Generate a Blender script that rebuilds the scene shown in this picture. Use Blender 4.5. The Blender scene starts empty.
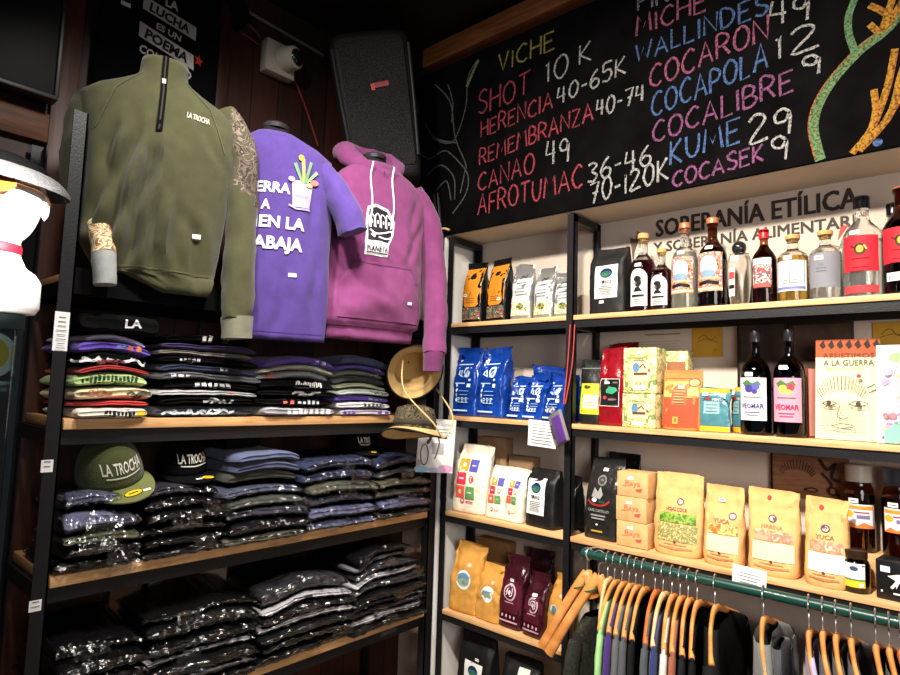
import bpy, bmesh, math, random
from mathutils import Vector, Matrix, noise
from mathutils.bvhtree import BVHTree

SC = bpy.context.scene
COL = SC.collection
R = math.radians

# ---------------------------------------------------------------- camera
YAW, PITCH, ROLL, FPX = R(41.92), R(5.054), R(1.809), 613.4
fwd = Vector((-math.sin(YAW) * math.cos(PITCH), math.cos(YAW) * math.cos(PITCH), math.sin(PITCH)))
rgt0 = Vector((math.cos(YAW), math.sin(YAW), 0))
up0 = rgt0.cross(fwd)
rgt = rgt0 * math.cos(ROLL) + up0 * math.sin(ROLL)
upv = -rgt0 * math.sin(ROLL) + up0 * math.cos(ROLL)
cd = bpy.data.cameras.new('camera')
cam = bpy.data.objects.new('camera', cd)
COL.objects.link(cam)
cd.sensor_width = 36.0
cd.lens = FPX / 900.0 * 36.0
cd.clip_start = 0.05
cam.matrix_world = Matrix(((rgt.x, upv.x, -fwd.x, 0), (rgt.y, upv.y, -fwd.y, 0), (rgt.z, upv.z, -fwd.z, 1.55), (0, 0, 0, 1)))
SC.camera = cam

# ---------------------------------------------------------------- world, lamps, exposure
w = bpy.data.worlds.new('world')
SC.world = w
w.use_nodes = True
w.node_tree.nodes['Background'].inputs[0].default_value = (0.82, 0.88, 1.0, 1)
w.node_tree.nodes['Background'].inputs[1].default_value = 0.11

def lamp(name, loc, aim, power, size, color, spread=None, kind='AREA'):
    d = bpy.data.lights.new(name, kind)
    d.energy = power
    d.color = color
    if kind == 'AREA':
        d.shape = 'DISK'
        d.size = size
        if spread: d.spread = R(spread)
    else:
        d.shadow_soft_size = size
        d.spot_size = R(spread)
        d.spot_blend = 0.6
    o = bpy.data.objects.new(name, d)
    COL.objects.link(o)
    o.location = loc
    o.rotation_euler = (Vector(aim) - Vector(loc)).to_track_quat('-Z', 'Y').to_euler()
    return o

lamp('ceiling_lamp', (-0.42, 0.30, 2.98), (-0.55, 1.95, 1.10), 24, 0.16, (1.0, 0.90, 0.76), 95)
lamp('ceiling_lamp', (-1.05, 0.25, 2.98), (-1.45, 1.90, 1.35), 10, 0.16, (1.0, 0.93, 0.84), 100)
lamp('ceiling_lamp', (-0.75, 0.75, 2.98), (-1.80, 1.05, 1.55), 7.5, 0.22, (1.0, 0.95, 0.90), 85)
lamp('added_head_spot', (0.25, 0.48, 2.12), (-1.46, 0.19, 1.84), 4.2, 0.14, (1.0, 0.98, 0.96), 12)  # added narrow spot, only there to brighten the mannequin head
lamp('added_wall_fill', (1.10, -0.10, 1.75), (-0.70, 2.0, 0.95), 7.5, 1.1, (1.0, 0.95, 0.90), 95)  # added broad fill standing in for bounce on the right wall
SC.view_settings.view_transform = 'Standard'
SC.view_settings.look = 'None'
SC.view_settings.gamma = 1.0
SC.view_settings.use_curve_mapping = False
SC.view_settings.exposure = 0.35
SC.cycles.use_denoising = True
SC.cycles.max_bounces = 10
SC.cycles.transparent_max_bounces = 24
SC.cycles.sample_clamp_indirect = 6.0
SC.cycles.caustics_reflective = False

# ---------------------------------------------------------------- materials
def lin(c):
    r = []
    for v in c[:3]:
        v = v / 255.0
        r.append(v / 12.92 if v <= 0.04045 else ((v + 0.055) / 1.055) ** 2.4)
    return (r[0], r[1], r[2], 1.0)

MATS = {}
def mat(col, rough=0.55, metal=0.0, var=0.10, vscale=14.0, bump=0.0, bscale=60.0, spec=0.5, coat=0.0, trans=0.0, ior=1.45, sheen=0.0, stretch=(1, 1, 1), name=None, alpha=1.0):
    key = (tuple(col), rough, metal, var, vscale, bump, bscale, spec, coat, trans, ior, sheen, stretch, alpha)
    if key in MATS: return MATS[key]
    m = bpy.data.materials.new(name or 'material')
    m.use_nodes = True
    nt = m.node_tree
    p = nt.nodes['Principled BSDF']
    p.inputs['Roughness'].default_value = rough
    p.inputs['Metallic'].default_value = metal
    p.inputs['Specular IOR Level'].default_value = spec
    p.inputs['Coat Weight'].default_value = coat
    p.inputs['Transmission Weight'].default_value = trans
    p.inputs['IOR'].default_value = ior
    p.inputs['Sheen Weight'].default_value = sheen
    p.inputs['Alpha'].default_value = alpha
    tc = nt.nodes.new('ShaderNodeTexCoord')
    mp = nt.nodes.new('ShaderNodeMapping')
    mp.inputs['Scale'].default_value = stretch
    nt.links.new(tc.outputs['Object'], mp.inputs[0])
    nz = nt.nodes.new('ShaderNodeTexNoise')
    nz.inputs['Scale'].default_value = vscale
    nz.inputs['Detail'].default_value = 4
    nt.links.new(mp.outputs[0], nz.inputs['Vector'])
    rp = nt.nodes.new('ShaderNodeValToRGB')
    l = lin(col)
    rp.color_ramp.elements[0].position = 0.3
    rp.color_ramp.elements[1].position = 0.7
    rp.color_ramp.elements[0].color = (l[0] * (1 - var), l[1] * (1 - var), l[2] * (1 - var), 1)
    rp.color_ramp.elements[1].color = (min(1, l[0] * (1 + var)), min(1, l[1] * (1 + var)), min(1, l[2] * (1 + var)), 1)
    nt.links.new(nz.outputs[0], rp.inputs[0])
    nt.links.new(rp.outputs[0], p.inputs['Base Color'])
    if bump:
        n2 = nt.nodes.new('ShaderNodeTexNoise')
        n2.inputs['Scale'].default_value = bscale
        n2.inputs['Detail'].default_value = 3
        nt.links.new(mp.outputs[0], n2.inputs['Vector'])
        b = nt.nodes.new('ShaderNodeBump')
        b.inputs['Strength'].default_value = bump
        b.inputs['Distance'].default_value = 0.01
        nt.links.new(n2.outputs[0], b.inputs['Height'])
        nt.links.new(b.outputs[0], p.inputs['Normal'])
    MATS[key] = m
    return m

def cloth(col, bump=0.25, bscale=420.0, sheen=0.15): return mat(col, rough=0.9, var=0.10, vscale=30, bump=bump, bscale=bscale, spec=0.2 if max(col) > 40 else 0.06, sheen=sheen if max(col) > 40 else 0.0)
def ink(col): return mat(col, rough=0.6, var=0.06, vscale=60, spec=0.3)
def paper(col): return mat(col, rough=0.7, var=0.05, vscale=25, spec=0.3)
def film(col): return mat(col, rough=0.26, var=0.15, vscale=18, bump=0.6, bscale=20, spec=0.6)
def kraft(col): return mat(col, rough=0.65, var=0.10, vscale=40, bump=0.15, bscale=30, spec=0.3)
def metal_paint(col): return mat(col, rough=0.42, var=0.15, vscale=30, bump=0.08, bscale=200, spec=0.5)
def glass(col, rough=0.03): return mat(col, rough=rough, trans=1.0, ior=1.45, var=0.02)
def liquid(col): return mat(col, rough=0.08, trans=0.75, ior=1.33, var=0.05)

def wood(c1, c2, scale=7.0, stretch=(1, 12, 12), rough=0.5, bump=0.15):
    key = ('wood', c1, c2, scale, stretch, rough)
    if key in MATS: return MATS[key]
    m = bpy.data.materials.new('wood')
    m.use_nodes = True
    nt = m.node_tree
    p = nt.nodes['Principled BSDF']
    p.inputs['Roughness'].default_value = rough
    tc = nt.nodes.new('ShaderNodeTexCoord'); mp = nt.nodes.new('ShaderNodeMapping')
    mp.inputs['Scale'].default_value = stretch
    nz = nt.nodes.new('ShaderNodeTexNoise'); nz.inputs['Scale'].default_value = scale; nz.inputs['Detail'].default_value = 6
    nz.inputs['Distortion'].default_value = 0.6
    rp = nt.nodes.new('ShaderNodeValToRGB')
    rp.color_ramp.elements[0].position = 0.32; rp.color_ramp.elements[1].position = 0.68
    rp.color_ramp.elements[0].color = lin(c1); rp.color_ramp.elements[1].color = lin(c2)
    b = nt.nodes.new('ShaderNodeBump'); b.inputs['Strength'].default_value = bump; b.inputs['Distance'].default_value = 0.005
    nt.links.new(tc.outputs['Object'], mp.inputs[0]); nt.links.new(mp.outputs[0], nz.inputs['Vector'])
    nt.links.new(nz.outputs[0], rp.inputs[0]); nt.links.new(rp.outputs[0], p.inputs['Base Color'])
    nt.links.new(nz.outputs[0], b.inputs['Height']); nt.links.new(b.outputs[0], p.inputs['Normal'])
    MATS[key] = m
    return m

def planks(c1, c2, gap, width, axis='Y'):
    """vertical boards: colour changes from board to board, thin dark joints"""
    m = bpy.data.materials.new('plank_wall'); m.use_nodes = True
    nt = m.node_tree; p = nt.nodes['Principled BSDF']; p.inputs['Roughness'].default_value = 0.55
    tc = nt.nodes.new('ShaderNodeTexCoord'); sp = nt.nodes.new('ShaderNodeSeparateXYZ')
    nt.links.new(tc.outputs['Object'], sp.inputs[0])
    dv = nt.nodes.new('ShaderNodeMath'); dv.operation = 'DIVIDE'; dv.inputs[1].default_value = width
    nt.links.new(sp.outputs[axis], dv.inputs[0])
    fl = nt.nodes.new('ShaderNodeMath'); fl.operation = 'FLOOR'; nt.links.new(dv.outputs[0], fl.inputs[0])
    fr = nt.nodes.new('ShaderNodeMath'); fr.operation = 'FRACT'; nt.links.new(dv.outputs[0], fr.inputs[0])
    wn = nt.nodes.new('ShaderNodeTexWhiteNoise'); wn.noise_dimensions = '1D'; nt.links.new(fl.outputs[0], wn.inputs['W'])
    mp = nt.nodes.new('ShaderNodeMapping'); mp.inputs['Scale'].default_value = (14, 14, 1.2); nt.links.new(tc.outputs['Object'], mp.inputs[0])
    nz = nt.nodes.new('ShaderNodeTexNoise'); nz.inputs['Scale'].default_value = 4; nz.inputs['Detail'].default_value = 6; nt.links.new(mp.outputs[0], nz.inputs['Vector'])
    ad = nt.nodes.new('ShaderNodeMath'); ad.operation = 'ADD'; nt.links.new(wn.outputs['Value'], ad.inputs[0]); nt.links.new(nz.outputs[0], ad.inputs[1])
    hf = nt.nodes.new('ShaderNodeMath'); hf.operation = 'MULTIPLY'; hf.inputs[1].default_value = 0.5; nt.links.new(ad.outputs[0], hf.inputs[0])
    rp = nt.nodes.new('ShaderNodeValToRGB'); rp.color_ramp.elements[0].color = lin(c1); rp.color_ramp.elements[1].color = lin(c2)
    rp.color_ramp.elements[0].position = 0.2; rp.color_ramp.elements[1].position = 0.8
    nt.links.new(hf.outputs[0], rp.inputs[0])
    lt = nt.nodes.new('ShaderNodeMath'); lt.operation = 'LESS_THAN'; lt.inputs[1].default_value = 0.05; nt.links.new(fr.outputs[0], lt.inputs[0])
    mx = nt.nodes.new('ShaderNodeMixRGB'); mx.inputs[2].default_value = lin(gap); nt.links.new(lt.outputs[0], mx.inputs[0]); nt.links.new(rp.outputs[0], mx.inputs[1])
    nt.links.new(mx.outputs[0], p.inputs['Base Color'])
    return m

def speckle(stops, scale=30, rough=0.6, detail=2.0, dist=0.4, vor=False):
    """patchwork colours (camouflage, printed art, seeds behind a pouch window)"""
    key = ('speckle', tuple(stops), scale, rough, detail, dist, vor)
    if key in MATS: return MATS[key]
    m = bpy.data.materials.new('print'); m.use_nodes = True
    nt = m.node_tree; p = nt.nodes['Principled BSDF']; p.inputs['Roughness'].default_value = rough
    tc = nt.nodes.new('ShaderNodeTexCoord')
    if vor:
        nz = nt.nodes.new('ShaderNodeTexVoronoi'); nz.inputs['Scale'].default_value = scale
        so = nt.nodes.new('ShaderNodeSeparateColor'); nt.links.new(nz.outputs['Color'], so.inputs[0]); out = so.outputs[0]
    else:
        nz = nt.nodes.new('ShaderNodeTexNoise'); nz.inputs['Scale'].default_value = scale; nz.inputs['Detail'].default_value = detail; nz.inputs['Distortion'].default_value = dist
        out = nz.outputs[0]
    nt.links.new(tc.outputs['Object'], nz.inputs['Vector'])
    rp = nt.nodes.new('ShaderNodeValToRGB'); rp.color_ramp.interpolation = 'CONSTANT'
    lo, hi = (0.0, 1.0) if vor else (0.32, 0.68)
    el = rp.color_ramp.elements
    el[0].position = 0.0; el[0].color = lin(stops[0])
    el[1].position = lo + (hi - lo) / len(stops); el[1].color = lin(stops[1])
    for i, s in enumerate(stops[2:], 2):
        e = el.new(lo + (hi - lo) * i / len(stops)); e.color = lin(s)
    nt.links.new(out, rp.inputs[0]); nt.links.new(rp.outputs[0], p.inputs['Base Color'])
    MATS[key] = m
    return m

def chalk(col):
    """dusty chalk that lets the black board through in grains"""
    key = ('chalk', col)
    if key in MATS: return MATS[key]
    m = bpy.data.materials.new('chalk'); m.use_nodes = True
    nt = m.node_tree; p = nt.nodes['Principled BSDF']; p.inputs['Roughness'].default_value = 0.95
    tc = nt.nodes.new('ShaderNodeTexCoord')
    nz = nt.nodes.new('ShaderNodeTexNoise'); nz.inputs['Scale'].default_value = 170; nz.inputs['Detail'].default_value = 3
    nt.links.new(tc.outputs['Object'], nz.inputs['Vector'])
    rp = nt.nodes.new('ShaderNodeValToRGB'); l = lin(col)
    rp.color_ramp.elements[0].position = 0.36; rp.color_ramp.elements[1].position = 0.60
    rp.color_ramp.elements[0].color = (l[0] * .10, l[1] * .10, l[2] * .10, 1); rp.color_ramp.elements[1].color = (l[0] * .52, l[1] * .52, l[2] * .52, 1)
    nt.links.new(nz.outputs[0], rp.inputs[0]); nt.links.new(rp.outputs[0], p.inputs['Base Color'])
    MATS[key] = m
    return m

def plastic_wrap():
    """clear crinkled polythene: mostly see-through with sharp glints"""
    if 'wrap' in MATS: return MATS['wrap']
    m = bpy.data.materials.new('clear_plastic'); m.use_nodes = True
    nt = m.node_tree
    for n in list(nt.nodes): nt.nodes.remove(n)
    out = nt.nodes.new('ShaderNodeOutputMaterial'); mx = nt.nodes.new('ShaderNodeMixShader')
    tr = nt.nodes.new('ShaderNodeBsdfTransparent'); gl = nt.nodes.new('ShaderNodeBsdfGlossy'); gl.inputs['Roughness'].default_value = 0.17
    tr.inputs[0].default_value = (0.93, 0.93, 0.95, 1)
    fr = nt.nodes.new('ShaderNodeFresnel'); fr.inputs[0].default_value = 1.42
    tc = nt.nodes.new('ShaderNodeTexCoord'); nz = nt.nodes.new('ShaderNodeTexNoise'); nz.inputs['Scale'].default_value = 42; nz.inputs['Detail'].default_value = 4; nz.inputs['Distortion'].default_value = 1.6
    b = nt.nodes.new('ShaderNodeBump'); b.inputs['Strength'].default_value = 0.35; b.inputs['Distance'].default_value = 0.01
    ad = nt.nodes.new('ShaderNodeMath'); ad.operation = 'ADD'; ad.inputs[1].default_value = 0.07; ad.use_clamp = True
    nt.links.new(tc.outputs['Object'], nz.inputs['Vector']); nt.links.new(nz.outputs[0], b.inputs['Height'])
    nt.links.new(b.outputs[0], gl.inputs['Normal'])
    nt.links.new(fr.outputs[0], ad.inputs[0]); nt.links.new(ad.outputs[0], mx.inputs[0])
    nt.links.new(tr.outputs[0], mx.inputs[1]); nt.links.new(gl.outputs[0], mx.inputs[2]); nt.links.new(mx.outputs[0], out.inputs[0])
    MATS['wrap'] = m
    return m

def thin_glass(tint=(0.86, 0.94, 0.94)):
    """a pane: see-through with a fresnel reflection"""
    key = ('pane', tint)
    if key in MATS: return MATS[key]
    m = bpy.data.materials.new('pane_glass'); m.use_nodes = True
    nt = m.node_tree
    for n in list(nt.nodes): nt.nodes.remove(n)
    out = nt.nodes.new('ShaderNodeOutputMaterial'); mx = nt.nodes.new('ShaderNodeMixShader')
    tr = nt.nodes.new('ShaderNodeBsdfTransparent'); tr.inputs[0].default_value = (*tint, 1)
    gl = nt.nodes.new('ShaderNodeBsdfGlossy'); gl.inputs['Roughness'].default_value = 0.04
    fr = nt.nodes.new('ShaderNodeFresnel'); fr.inputs[0].default_value = 1.45
    nt.links.new(fr.outputs[0], mx.inputs[0]); nt.links.new(tr.outputs[0], mx.inputs[1]); nt.links.new(gl.outputs[0], mx.inputs[2]); nt.links.new(mx.outputs[0], out.inputs[0])
    MATS[key] = m
    return m

# ---------------------------------------------------------------- mesh helpers
class MB:
    """collects vertices and faces of ONE mesh"""
    def __init__(s): s.v = []; s.f = []; s.m = []
    def add(s, vs, fs, mi=0, mx=None):
        o = len(s.v)
        s.v += [tuple(mx @ Vector(p)) if mx else tuple(p) for p in vs]
        for f in fs: s.f.append([i + o for i in f]); s.m.append(mi)
        return s
    def box(s, x0, x1, y0, y1, z0, z1, mi=0, bev=0.0, mx=None):
        if bev <= 0:
            return s.add([(x, y, z) for x in (x0, x1) for y in (y0, y1) for z in (z0, z1)],
                         [(0, 1, 3, 2), (4, 6, 7, 5), (0, 4, 5, 1), (2, 3, 7, 6), (0, 2, 6, 4), (1, 5, 7, 3)], mi, mx)
        bm = bmesh.new(); bmesh.ops.create_cube(bm, size=1)
        for v in bm.verts: v.co = Vector(((x0 + x1) / 2 + v.co.x * (x1 - x0), (y0 + y1) / 2 + v.co.y * (y1 - y0), (z0 + z1) / 2 + v.co.z * (z1 - z0)))
        bmesh.ops.bevel(bm, geom=list(bm.edges), offset=bev, segments=2, profile=0.5, affect='EDGES')
        bm.verts.index_update()
        s.add([v.co[:] for v in bm.verts], [[v.index for v in f.verts] for f in bm.faces], mi, mx); bm.free()
        return s
    def loft(s, rings, mi=0, cap0=True, cap1=True, mx=None, closed=True):
        n = len(rings[0]); vs = [p for r in rings for p in r]; fs = []
        for i in range(len(rings) - 1):
            for j in range(n if closed else n - 1):
                k = (j + 1) % n
                fs.append((i * n + j, i * n + k, (i + 1) * n + k, (i + 1) * n + j))
        if cap0: fs.append(tuple(range(n - 1, -1, -1)))
        if cap1: fs.append(tuple(range((len(rings) - 1) * n, len(rings) * n)))
        return s.add(vs, fs, mi, mx)
    def lathe(s, prof, n=24, mi=0, cx=0, cy=0, cap0=True, cap1=True, mx=None):
        rings = [[(cx + r * math.cos(2 * math.pi * j / n), cy + r * math.sin(2 * math.pi * j / n), z) for j in range(n)] for r, z in prof]
        return s.loft(rings, mi, cap0, cap1, mx)
    def tube(s, path, rad, n=10, mi=0, caps=True, flat=1.0, up=None, mx=None):
        path = [Vector(p) for p in path]; rings = []; u = None
        for i, p in enumerate(path):
            t = (path[min(i + 1, len(path) - 1)] - path[max(i - 1, 0)]).normalized()
            if u is None:
                u = Vector(up) if up else (Vector((0, 0, 1)) if abs(t.z) < 0.9 else Vector((1, 0, 0)))
            u = (u - t * u.dot(t)).normalized(); b = t.cross(u)
            r = rad[i] if isinstance(rad, (list, tuple)) else rad
            rings.append([tuple(p + u * (r * math.cos(2 * math.pi * j / n)) + b * (r * flat * math.sin(2 * math.pi * j / n))) for j in range(n)])
        return s.loft(rings, mi, caps, caps, mx)
    def bvh(s): return BVHTree.FromPolygons([Vector(p) for p in s.v], s.f)

def link(o, parent=None):
    COL.objects.link(o)
    if parent: o.parent = parent
    return o

def obj(name, mb, mats, parent=None, loc=None, rotz=0.0, angle=38, subd=0, solid=0.0):
    me = bpy.data.meshes.new(name)
    me.from_pydata(mb.v, [], mb.f)
    if not isinstance(mats, (list, tuple)): mats = [mats]
    for m in mats: me.materials.append(m)
    if len(mats) > 1: me.polygons.foreach_set('material_index', mb.m)
    bm = bmesh.new(); bm.from_mesh(me); bmesh.ops.recalc_face_normals(bm, faces=bm.faces); bm.to_mesh(me); bm.free()
    me.polygons.foreach_set('use_smooth', [True] * len(me.polygons))
    me.set_sharp_from_angle(angle=R(angle))
    me.update()
    o = bpy.data.objects.new(name, me); link(o, parent)
    if loc: o.location = loc
    if rotz: o.rotation_euler.z = rotz
    if solid:
        md = o.modifiers.new('thickness', 'SOLIDIFY'); md.thickness = solid; md.offset = -1
    if subd:
        md = o.modifiers.new('smooth', 'SUBSURF'); md.levels = subd; md.render_levels = subd
    return o

LABELS = set()
def tag(o, label, cat, group=None, kind=None):
    if label in LABELS: print('DUPLICATE LABEL', label)
    LABELS.add(label)
    if not 4 <= len(label.split()) <= 16: print('LABEL LENGTH', len(label.split()), label)
    o['label'] = label; o['category'] = cat
    if group: o['group'] = group
    if kind: o['kind'] = kind
    return o

def thing(name, label, cat, loc=(0, 0, 0), rotz=0.0, group=None, rot=None):
    o = bpy.data.objects.new(name, None); link(o)
    o.empty_display_size = 0.05
    o.location = loc
    o.rotation_euler = rot if rot else (0, 0, rotz)
    return tag(o, label, cat, group)

def struct(name, mb, mats, parent=None):
    o = obj(name, mb, mats, parent)
    o['kind'] = 'structure'
    return o

# ---------------------------------------------------------------- flat lettering and labels laid onto a surface
FONT_CACHE = {}
def text2d(s, bold=0.0, shear=0.0):
    k = (s, bold, shear)
    if k in FONT_CACHE: return FONT_CACHE[k]
    cu = bpy.data.curves.new('text', 'FONT'); cu.body = s; cu.size = 1.0; cu.offset = bold; cu.resolution_u = 2; cu.shear = shear
    o = bpy.data.objects.new('text', cu); COL.objects.link(o)
    dg = bpy.context.evaluated_depsgraph_get()
    me = bpy.data.meshes.new_from_object(o.evaluated_get(dg))
    vs = [(v.co.x, v.co.y) for v in me.vertices]; fs = [list(p.vertices) for p in me.polygons]
    bpy.data.objects.remove(o); bpy.data.curves.remove(cu); bpy.data.meshes.remove(me)
    if vs:
        x0 = min(v[0] for v in vs); x1 = max(v[0] for v in vs)
    else: x0, x1 = 0, 1
    FONT_CACHE[k] = ([((v[0] - x0), v[1]) for v in vs], fs, x1 - x0)
    return FONT_CACHE[k]

def ribbon(pts, wd):
    """flat 2-D ribbon along a polyline -> verts, quads"""
    n = len(pts); L = []; Rr = []
    for i in range(n):
        a = pts[max(i - 1, 0)]; b = pts[min(i + 1, n - 1)]
        dx, dz = b[0] - a[0], b[1] - a[1]; l = math.hypot(dx, dz) or 1
        ww = wd[i] if isinstance(wd, (list, tuple)) else wd
        nx, nz = -dz / l * ww / 2, dx / l * ww / 2
        L.append((pts[i][0] + nx, pts[i][1] + nz)); Rr.append((pts[i][0] - nx, pts[i][1] - nz))
    return L + Rr, [(i, i + 1, n + i + 1, n + i) for i in range(n - 1)]

def decal(name, parent, bvh, els, off=0.0012, step=0.02, front_y=-0.5, lift=0.00035):
    """one mesh of flat printed shapes laid on the front (-y) of a part; els:
    ('r',cx,cz,w,h,mat[,rot]) ('e',cx,cz,rx,rz,mat) ('p',pts,mat) ('t',text,cx,cz,height,mat[,width,bold,rot]) ('l',pts,width,mat)"""
    mb = MB(); mats = []
    for k, e in enumerate(els):
        kind = e[0]
        if kind == 'r':
            _, cx, cz, w_, h_, m = e[:6]; rot = e[6] if len(e) > 6 else 0
            c, s_ = math.cos(rot), math.sin(rot)
            vs = [(cx + c * a * w_ / 2 - s_ * b * h_ / 2, cz + s_ * a * w_ / 2 + c * b * h_ / 2) for a, b in ((-1, -1), (1, -1), (1, 1), (-1, 1))]
            fs = [(0, 1, 2, 3)]
        elif kind == 'e':
            _, cx, cz, rx, rz, m = e
            vs = [(cx + rx * math.cos(2 * math.pi * i / 20), cz + rz * math.sin(2 * math.pi * i / 20)) for i in range(20)]; fs = [tuple(range(20))]
        elif kind == 'p':
            _, vs, m = e; fs = [tuple(range(len(vs)))]
        elif kind == 'l':
            _, pts, wd, m = e; vs, fs = ribbon(pts, wd)
        else:
            _, s_, cx, cz, hh, m = e[:6]
            wd = e[6] if len(e) > 6 and e[6] else None; bold = e[7] if len(e) > 7 else 0.0; rot = e[8] if len(e) > 8 else 0
            v0, fs, tw = text2d(s_, bold)
            sc = hh / 0.70; sx = (wd / tw) if wd else sc
            c, sn = math.cos(rot), math.sin(rot)
            vs = []
            for x, z in v0:
                X = (x - tw / 2) * sx; Z = z * sc - hh / 2
                vs.append((cx + c * X - sn * Z, cz + sn * X + c * Z))
        if not vs: continue
        if m not in mats: mats.append(m)
        mi = mats.index(m)
        bm = bmesh.new()
        bv = [bm.verts.new((x, 0, z)) for x, z in vs]
        for f in fs:
            try: bm.faces.new([bv[i] for i in f])
            except ValueError: pass
        xs = [v[0] for v in vs]; zs = [v[1] for v in vs]
        if step:
            if max(xs) - min(xs) > step:
                x = (math.floor(min(xs) / step) + 1) * step
                while x < max(xs):
                    bmesh.ops.bisect_plane(bm, geom=list(bm.verts) + list(bm.edges) + list(bm.faces), plane_co=(x, 0, 0), plane_no=(1, 0, 0)); x += step
            if max(zs) - min(zs) > step:
                z = (math.floor(min(zs) / step) + 1) * step
                while z < max(zs):
                    bmesh.ops.bisect_plane(bm, geom=list(bm.verts) + list(bm.edges) + list(bm.faces), plane_co=(0, 0, z), plane_no=(0, 0, 1)); z += step
        bm.verts.index_update()
        pv = []
        for v in bm.verts:
            y = None
            if bvh is None: y = 0.0
            else:
                h = bvh.ray_cast(Vector((v.co.x, front_y, v.co.z)), Vector((0, 1, 0)))
                if h[0] is not None: y = h[0].y
                else:
                    q = bvh.find_nearest(Vector((v.co.x, -0.1, v.co.z)))
                    y = q[0].y if q[0] is not None else 0
            pv.append((v.co.x, y - off - k * lift, v.co.z))
        mb.add(pv, [[v.index for v in f.verts] for f in bm.faces], mi)
        bm.free()
    if not mb.v: return None
    o = obj(name, mb, mats, parent)
    return o

WHITE = paper((238, 236, 232)); BLACK = ink((14, 14, 15)); GREYINK = ink((110, 108, 106))
STICKER = paper((245, 245, 245))

def fine_print(cx, cz, w_, rows, pitch, m, hgt=0.0022, rnd=None):
    """rows of small print too small to read in the photo: thin ragged bars"""
    rnd = rnd or random.Random(int(cx * 9000 + cz * 700 + rows))
    out = []
    for i in range(rows):
        z = cz - i * pitch; k = rnd.uniform(0.7, 1.0) * w_
        out.append(('r', cx, z, k, hgt, m))
    return out

def wob(p, amp, f, seed=0.0):
    v = Vector(p) * f + Vector((seed * 7.31, seed * 3.77, seed * 1.93))
    return noise.noise_vector(v) * amp
# ================================================================ the setting
Z1, Z2, Z3, Z4, Z5 = 1.835, 1.452, 1.067, 0.680, 0.290      # shelf tops, the same on both racks
struct('floor', MB().box(-2.25, 2.6, -2.6, 2.2, -0.05, 0.0), wood((120, 108, 98), (150, 138, 126), 3, (1, 9, 1)))
struct('ceiling', MB().box(-2.25, 2.6, -2.6, 2.2, 3.10, 3.15), planks((16, 10, 8), (30, 17, 12), (6, 4, 3), 0.16, 'X'))
struct('wall_left', MB().box(-2.25, -2.15, -2.6, 2.2, 0, 3.10), planks((30, 14, 10), (70, 34, 22), (7, 4, 3), 0.118, 'Y'))
struct('wall_right', MB().box(-2.15, 2.6, 2.10, 2.2, 0, 3.10), mat((206, 192, 178), rough=0.85, var=0.05, vscale=5, bump=0.1, bscale=40))
struct('wall_niche', MB().box(-1.768, -1.745, 1.90, 2.10, 0, 2.21), mat((232, 230, 226), rough=0.85, var=0.04, vscale=5))
struct('trim_1', MB().box(-1.768, 2.0, 1.90, 2.10, 2.212, 3.0), mat((206, 192, 172), rough=0.85, var=0.05, vscale=6))
struct('trim_2', MB().box(-1.86, 1.2, 1.83, 1.90, 2.975, 3.062, bev=0.004), wood((84, 46, 22), (120, 72, 38), 5, (1.2, 14, 14)))
struct('trim_3', MB().box(-2.15, -2.128, 0.515, 0.585, 0, 3.10, bev=0.003), wood((70, 38, 26), (98, 56, 38), 5, (14, 14, 1.2)))
struct('trim_4', MB().box(-2.15, -2.128, 1.03, 1.075, 0, 3.10, bev=0.003), wood((44, 22, 16), (66, 34, 24), 5, (14, 14, 1.2)))
struct('trim_5', MB().box(-2.15, -2.125, -1.2, 0.515, 2.262, 2.352, bev=0.003), wood((92, 52, 30), (126, 78, 46), 5, (14, 1.2, 14)))
wr = bpy.data.objects['wall_right']
# painted wall lettering, 1 mm proud of the plaster
for s_, cx, cz, h_, wd_, bo_ in (('SOBERANÍA ETÍLICA', -0.597, 2.159, 0.060, 0.612, .0022), ('Y SOBERANÍA ALIMENTARIA', -0.587, 2.089, 0.036, 0.650, .0014)):
    o = decal('wall_lettering', wr, None, [('t', s_, dx, dz, h_, ink((62, 52, 48)), wd_, 0.0) for dx in (-bo_, 0, bo_) for dz in (-bo_ * .6, bo_ * .6)], step=None, lift=.00002)
    o.location = (cx, 2.0995, cz); o['kind'] = 'structure'
# little coloured leaves painted on the wall beside the lettering
lf = [('p', [(0, 0), (.035, .03), (.012, .036)], ink((70, 140, 140))), ('p', [(.0, .03), (.03, .075), (.008, .07)], ink((196, 72, 70))),
      ('l', [(-.05, -.01), (-.02, .02), (.03, .0)], .003, ink((190, 120, 90))), ('l', [(-.09, -.02), (-.05, .01), (-.03, .05)], .003, ink((190, 90, 80)))]
o = decal('wall_painting', wr, None, lf, step=None); o.location = (-0.345, 2.0995, 2.005); o['kind'] = 'structure'
o = decal('wall_painting', wr, None, [('p', [(.0, .0), (.03, .08), (.015, .09)], ink((90, 70, 60))), ('p', [(.03, -.02), (.06, .05), (.05, .06)], ink((110, 90, 70))), ('p', [(.0, -.03), (-.012, .07), (.012, .06)], ink((100, 85, 70))),
      ('p', [(.14, -.07), (.165, .01), (.175, -.06)], ink((90, 150, 150)))], step=None)
o.location = (-0.99, 2.0995, 2.07); o['kind'] = 'structure'
o = decal('wall_lettering', wr, None, fine_print(0, .02, .13, 1, .01, GREYINK, .004) + fine_print(-.02, -.005, .17, 6, .010, mat((176, 160, 146)), .003), step=None)
o.location = (-0.88, 2.0995, 1.755); o['kind'] = 'structure'

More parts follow.
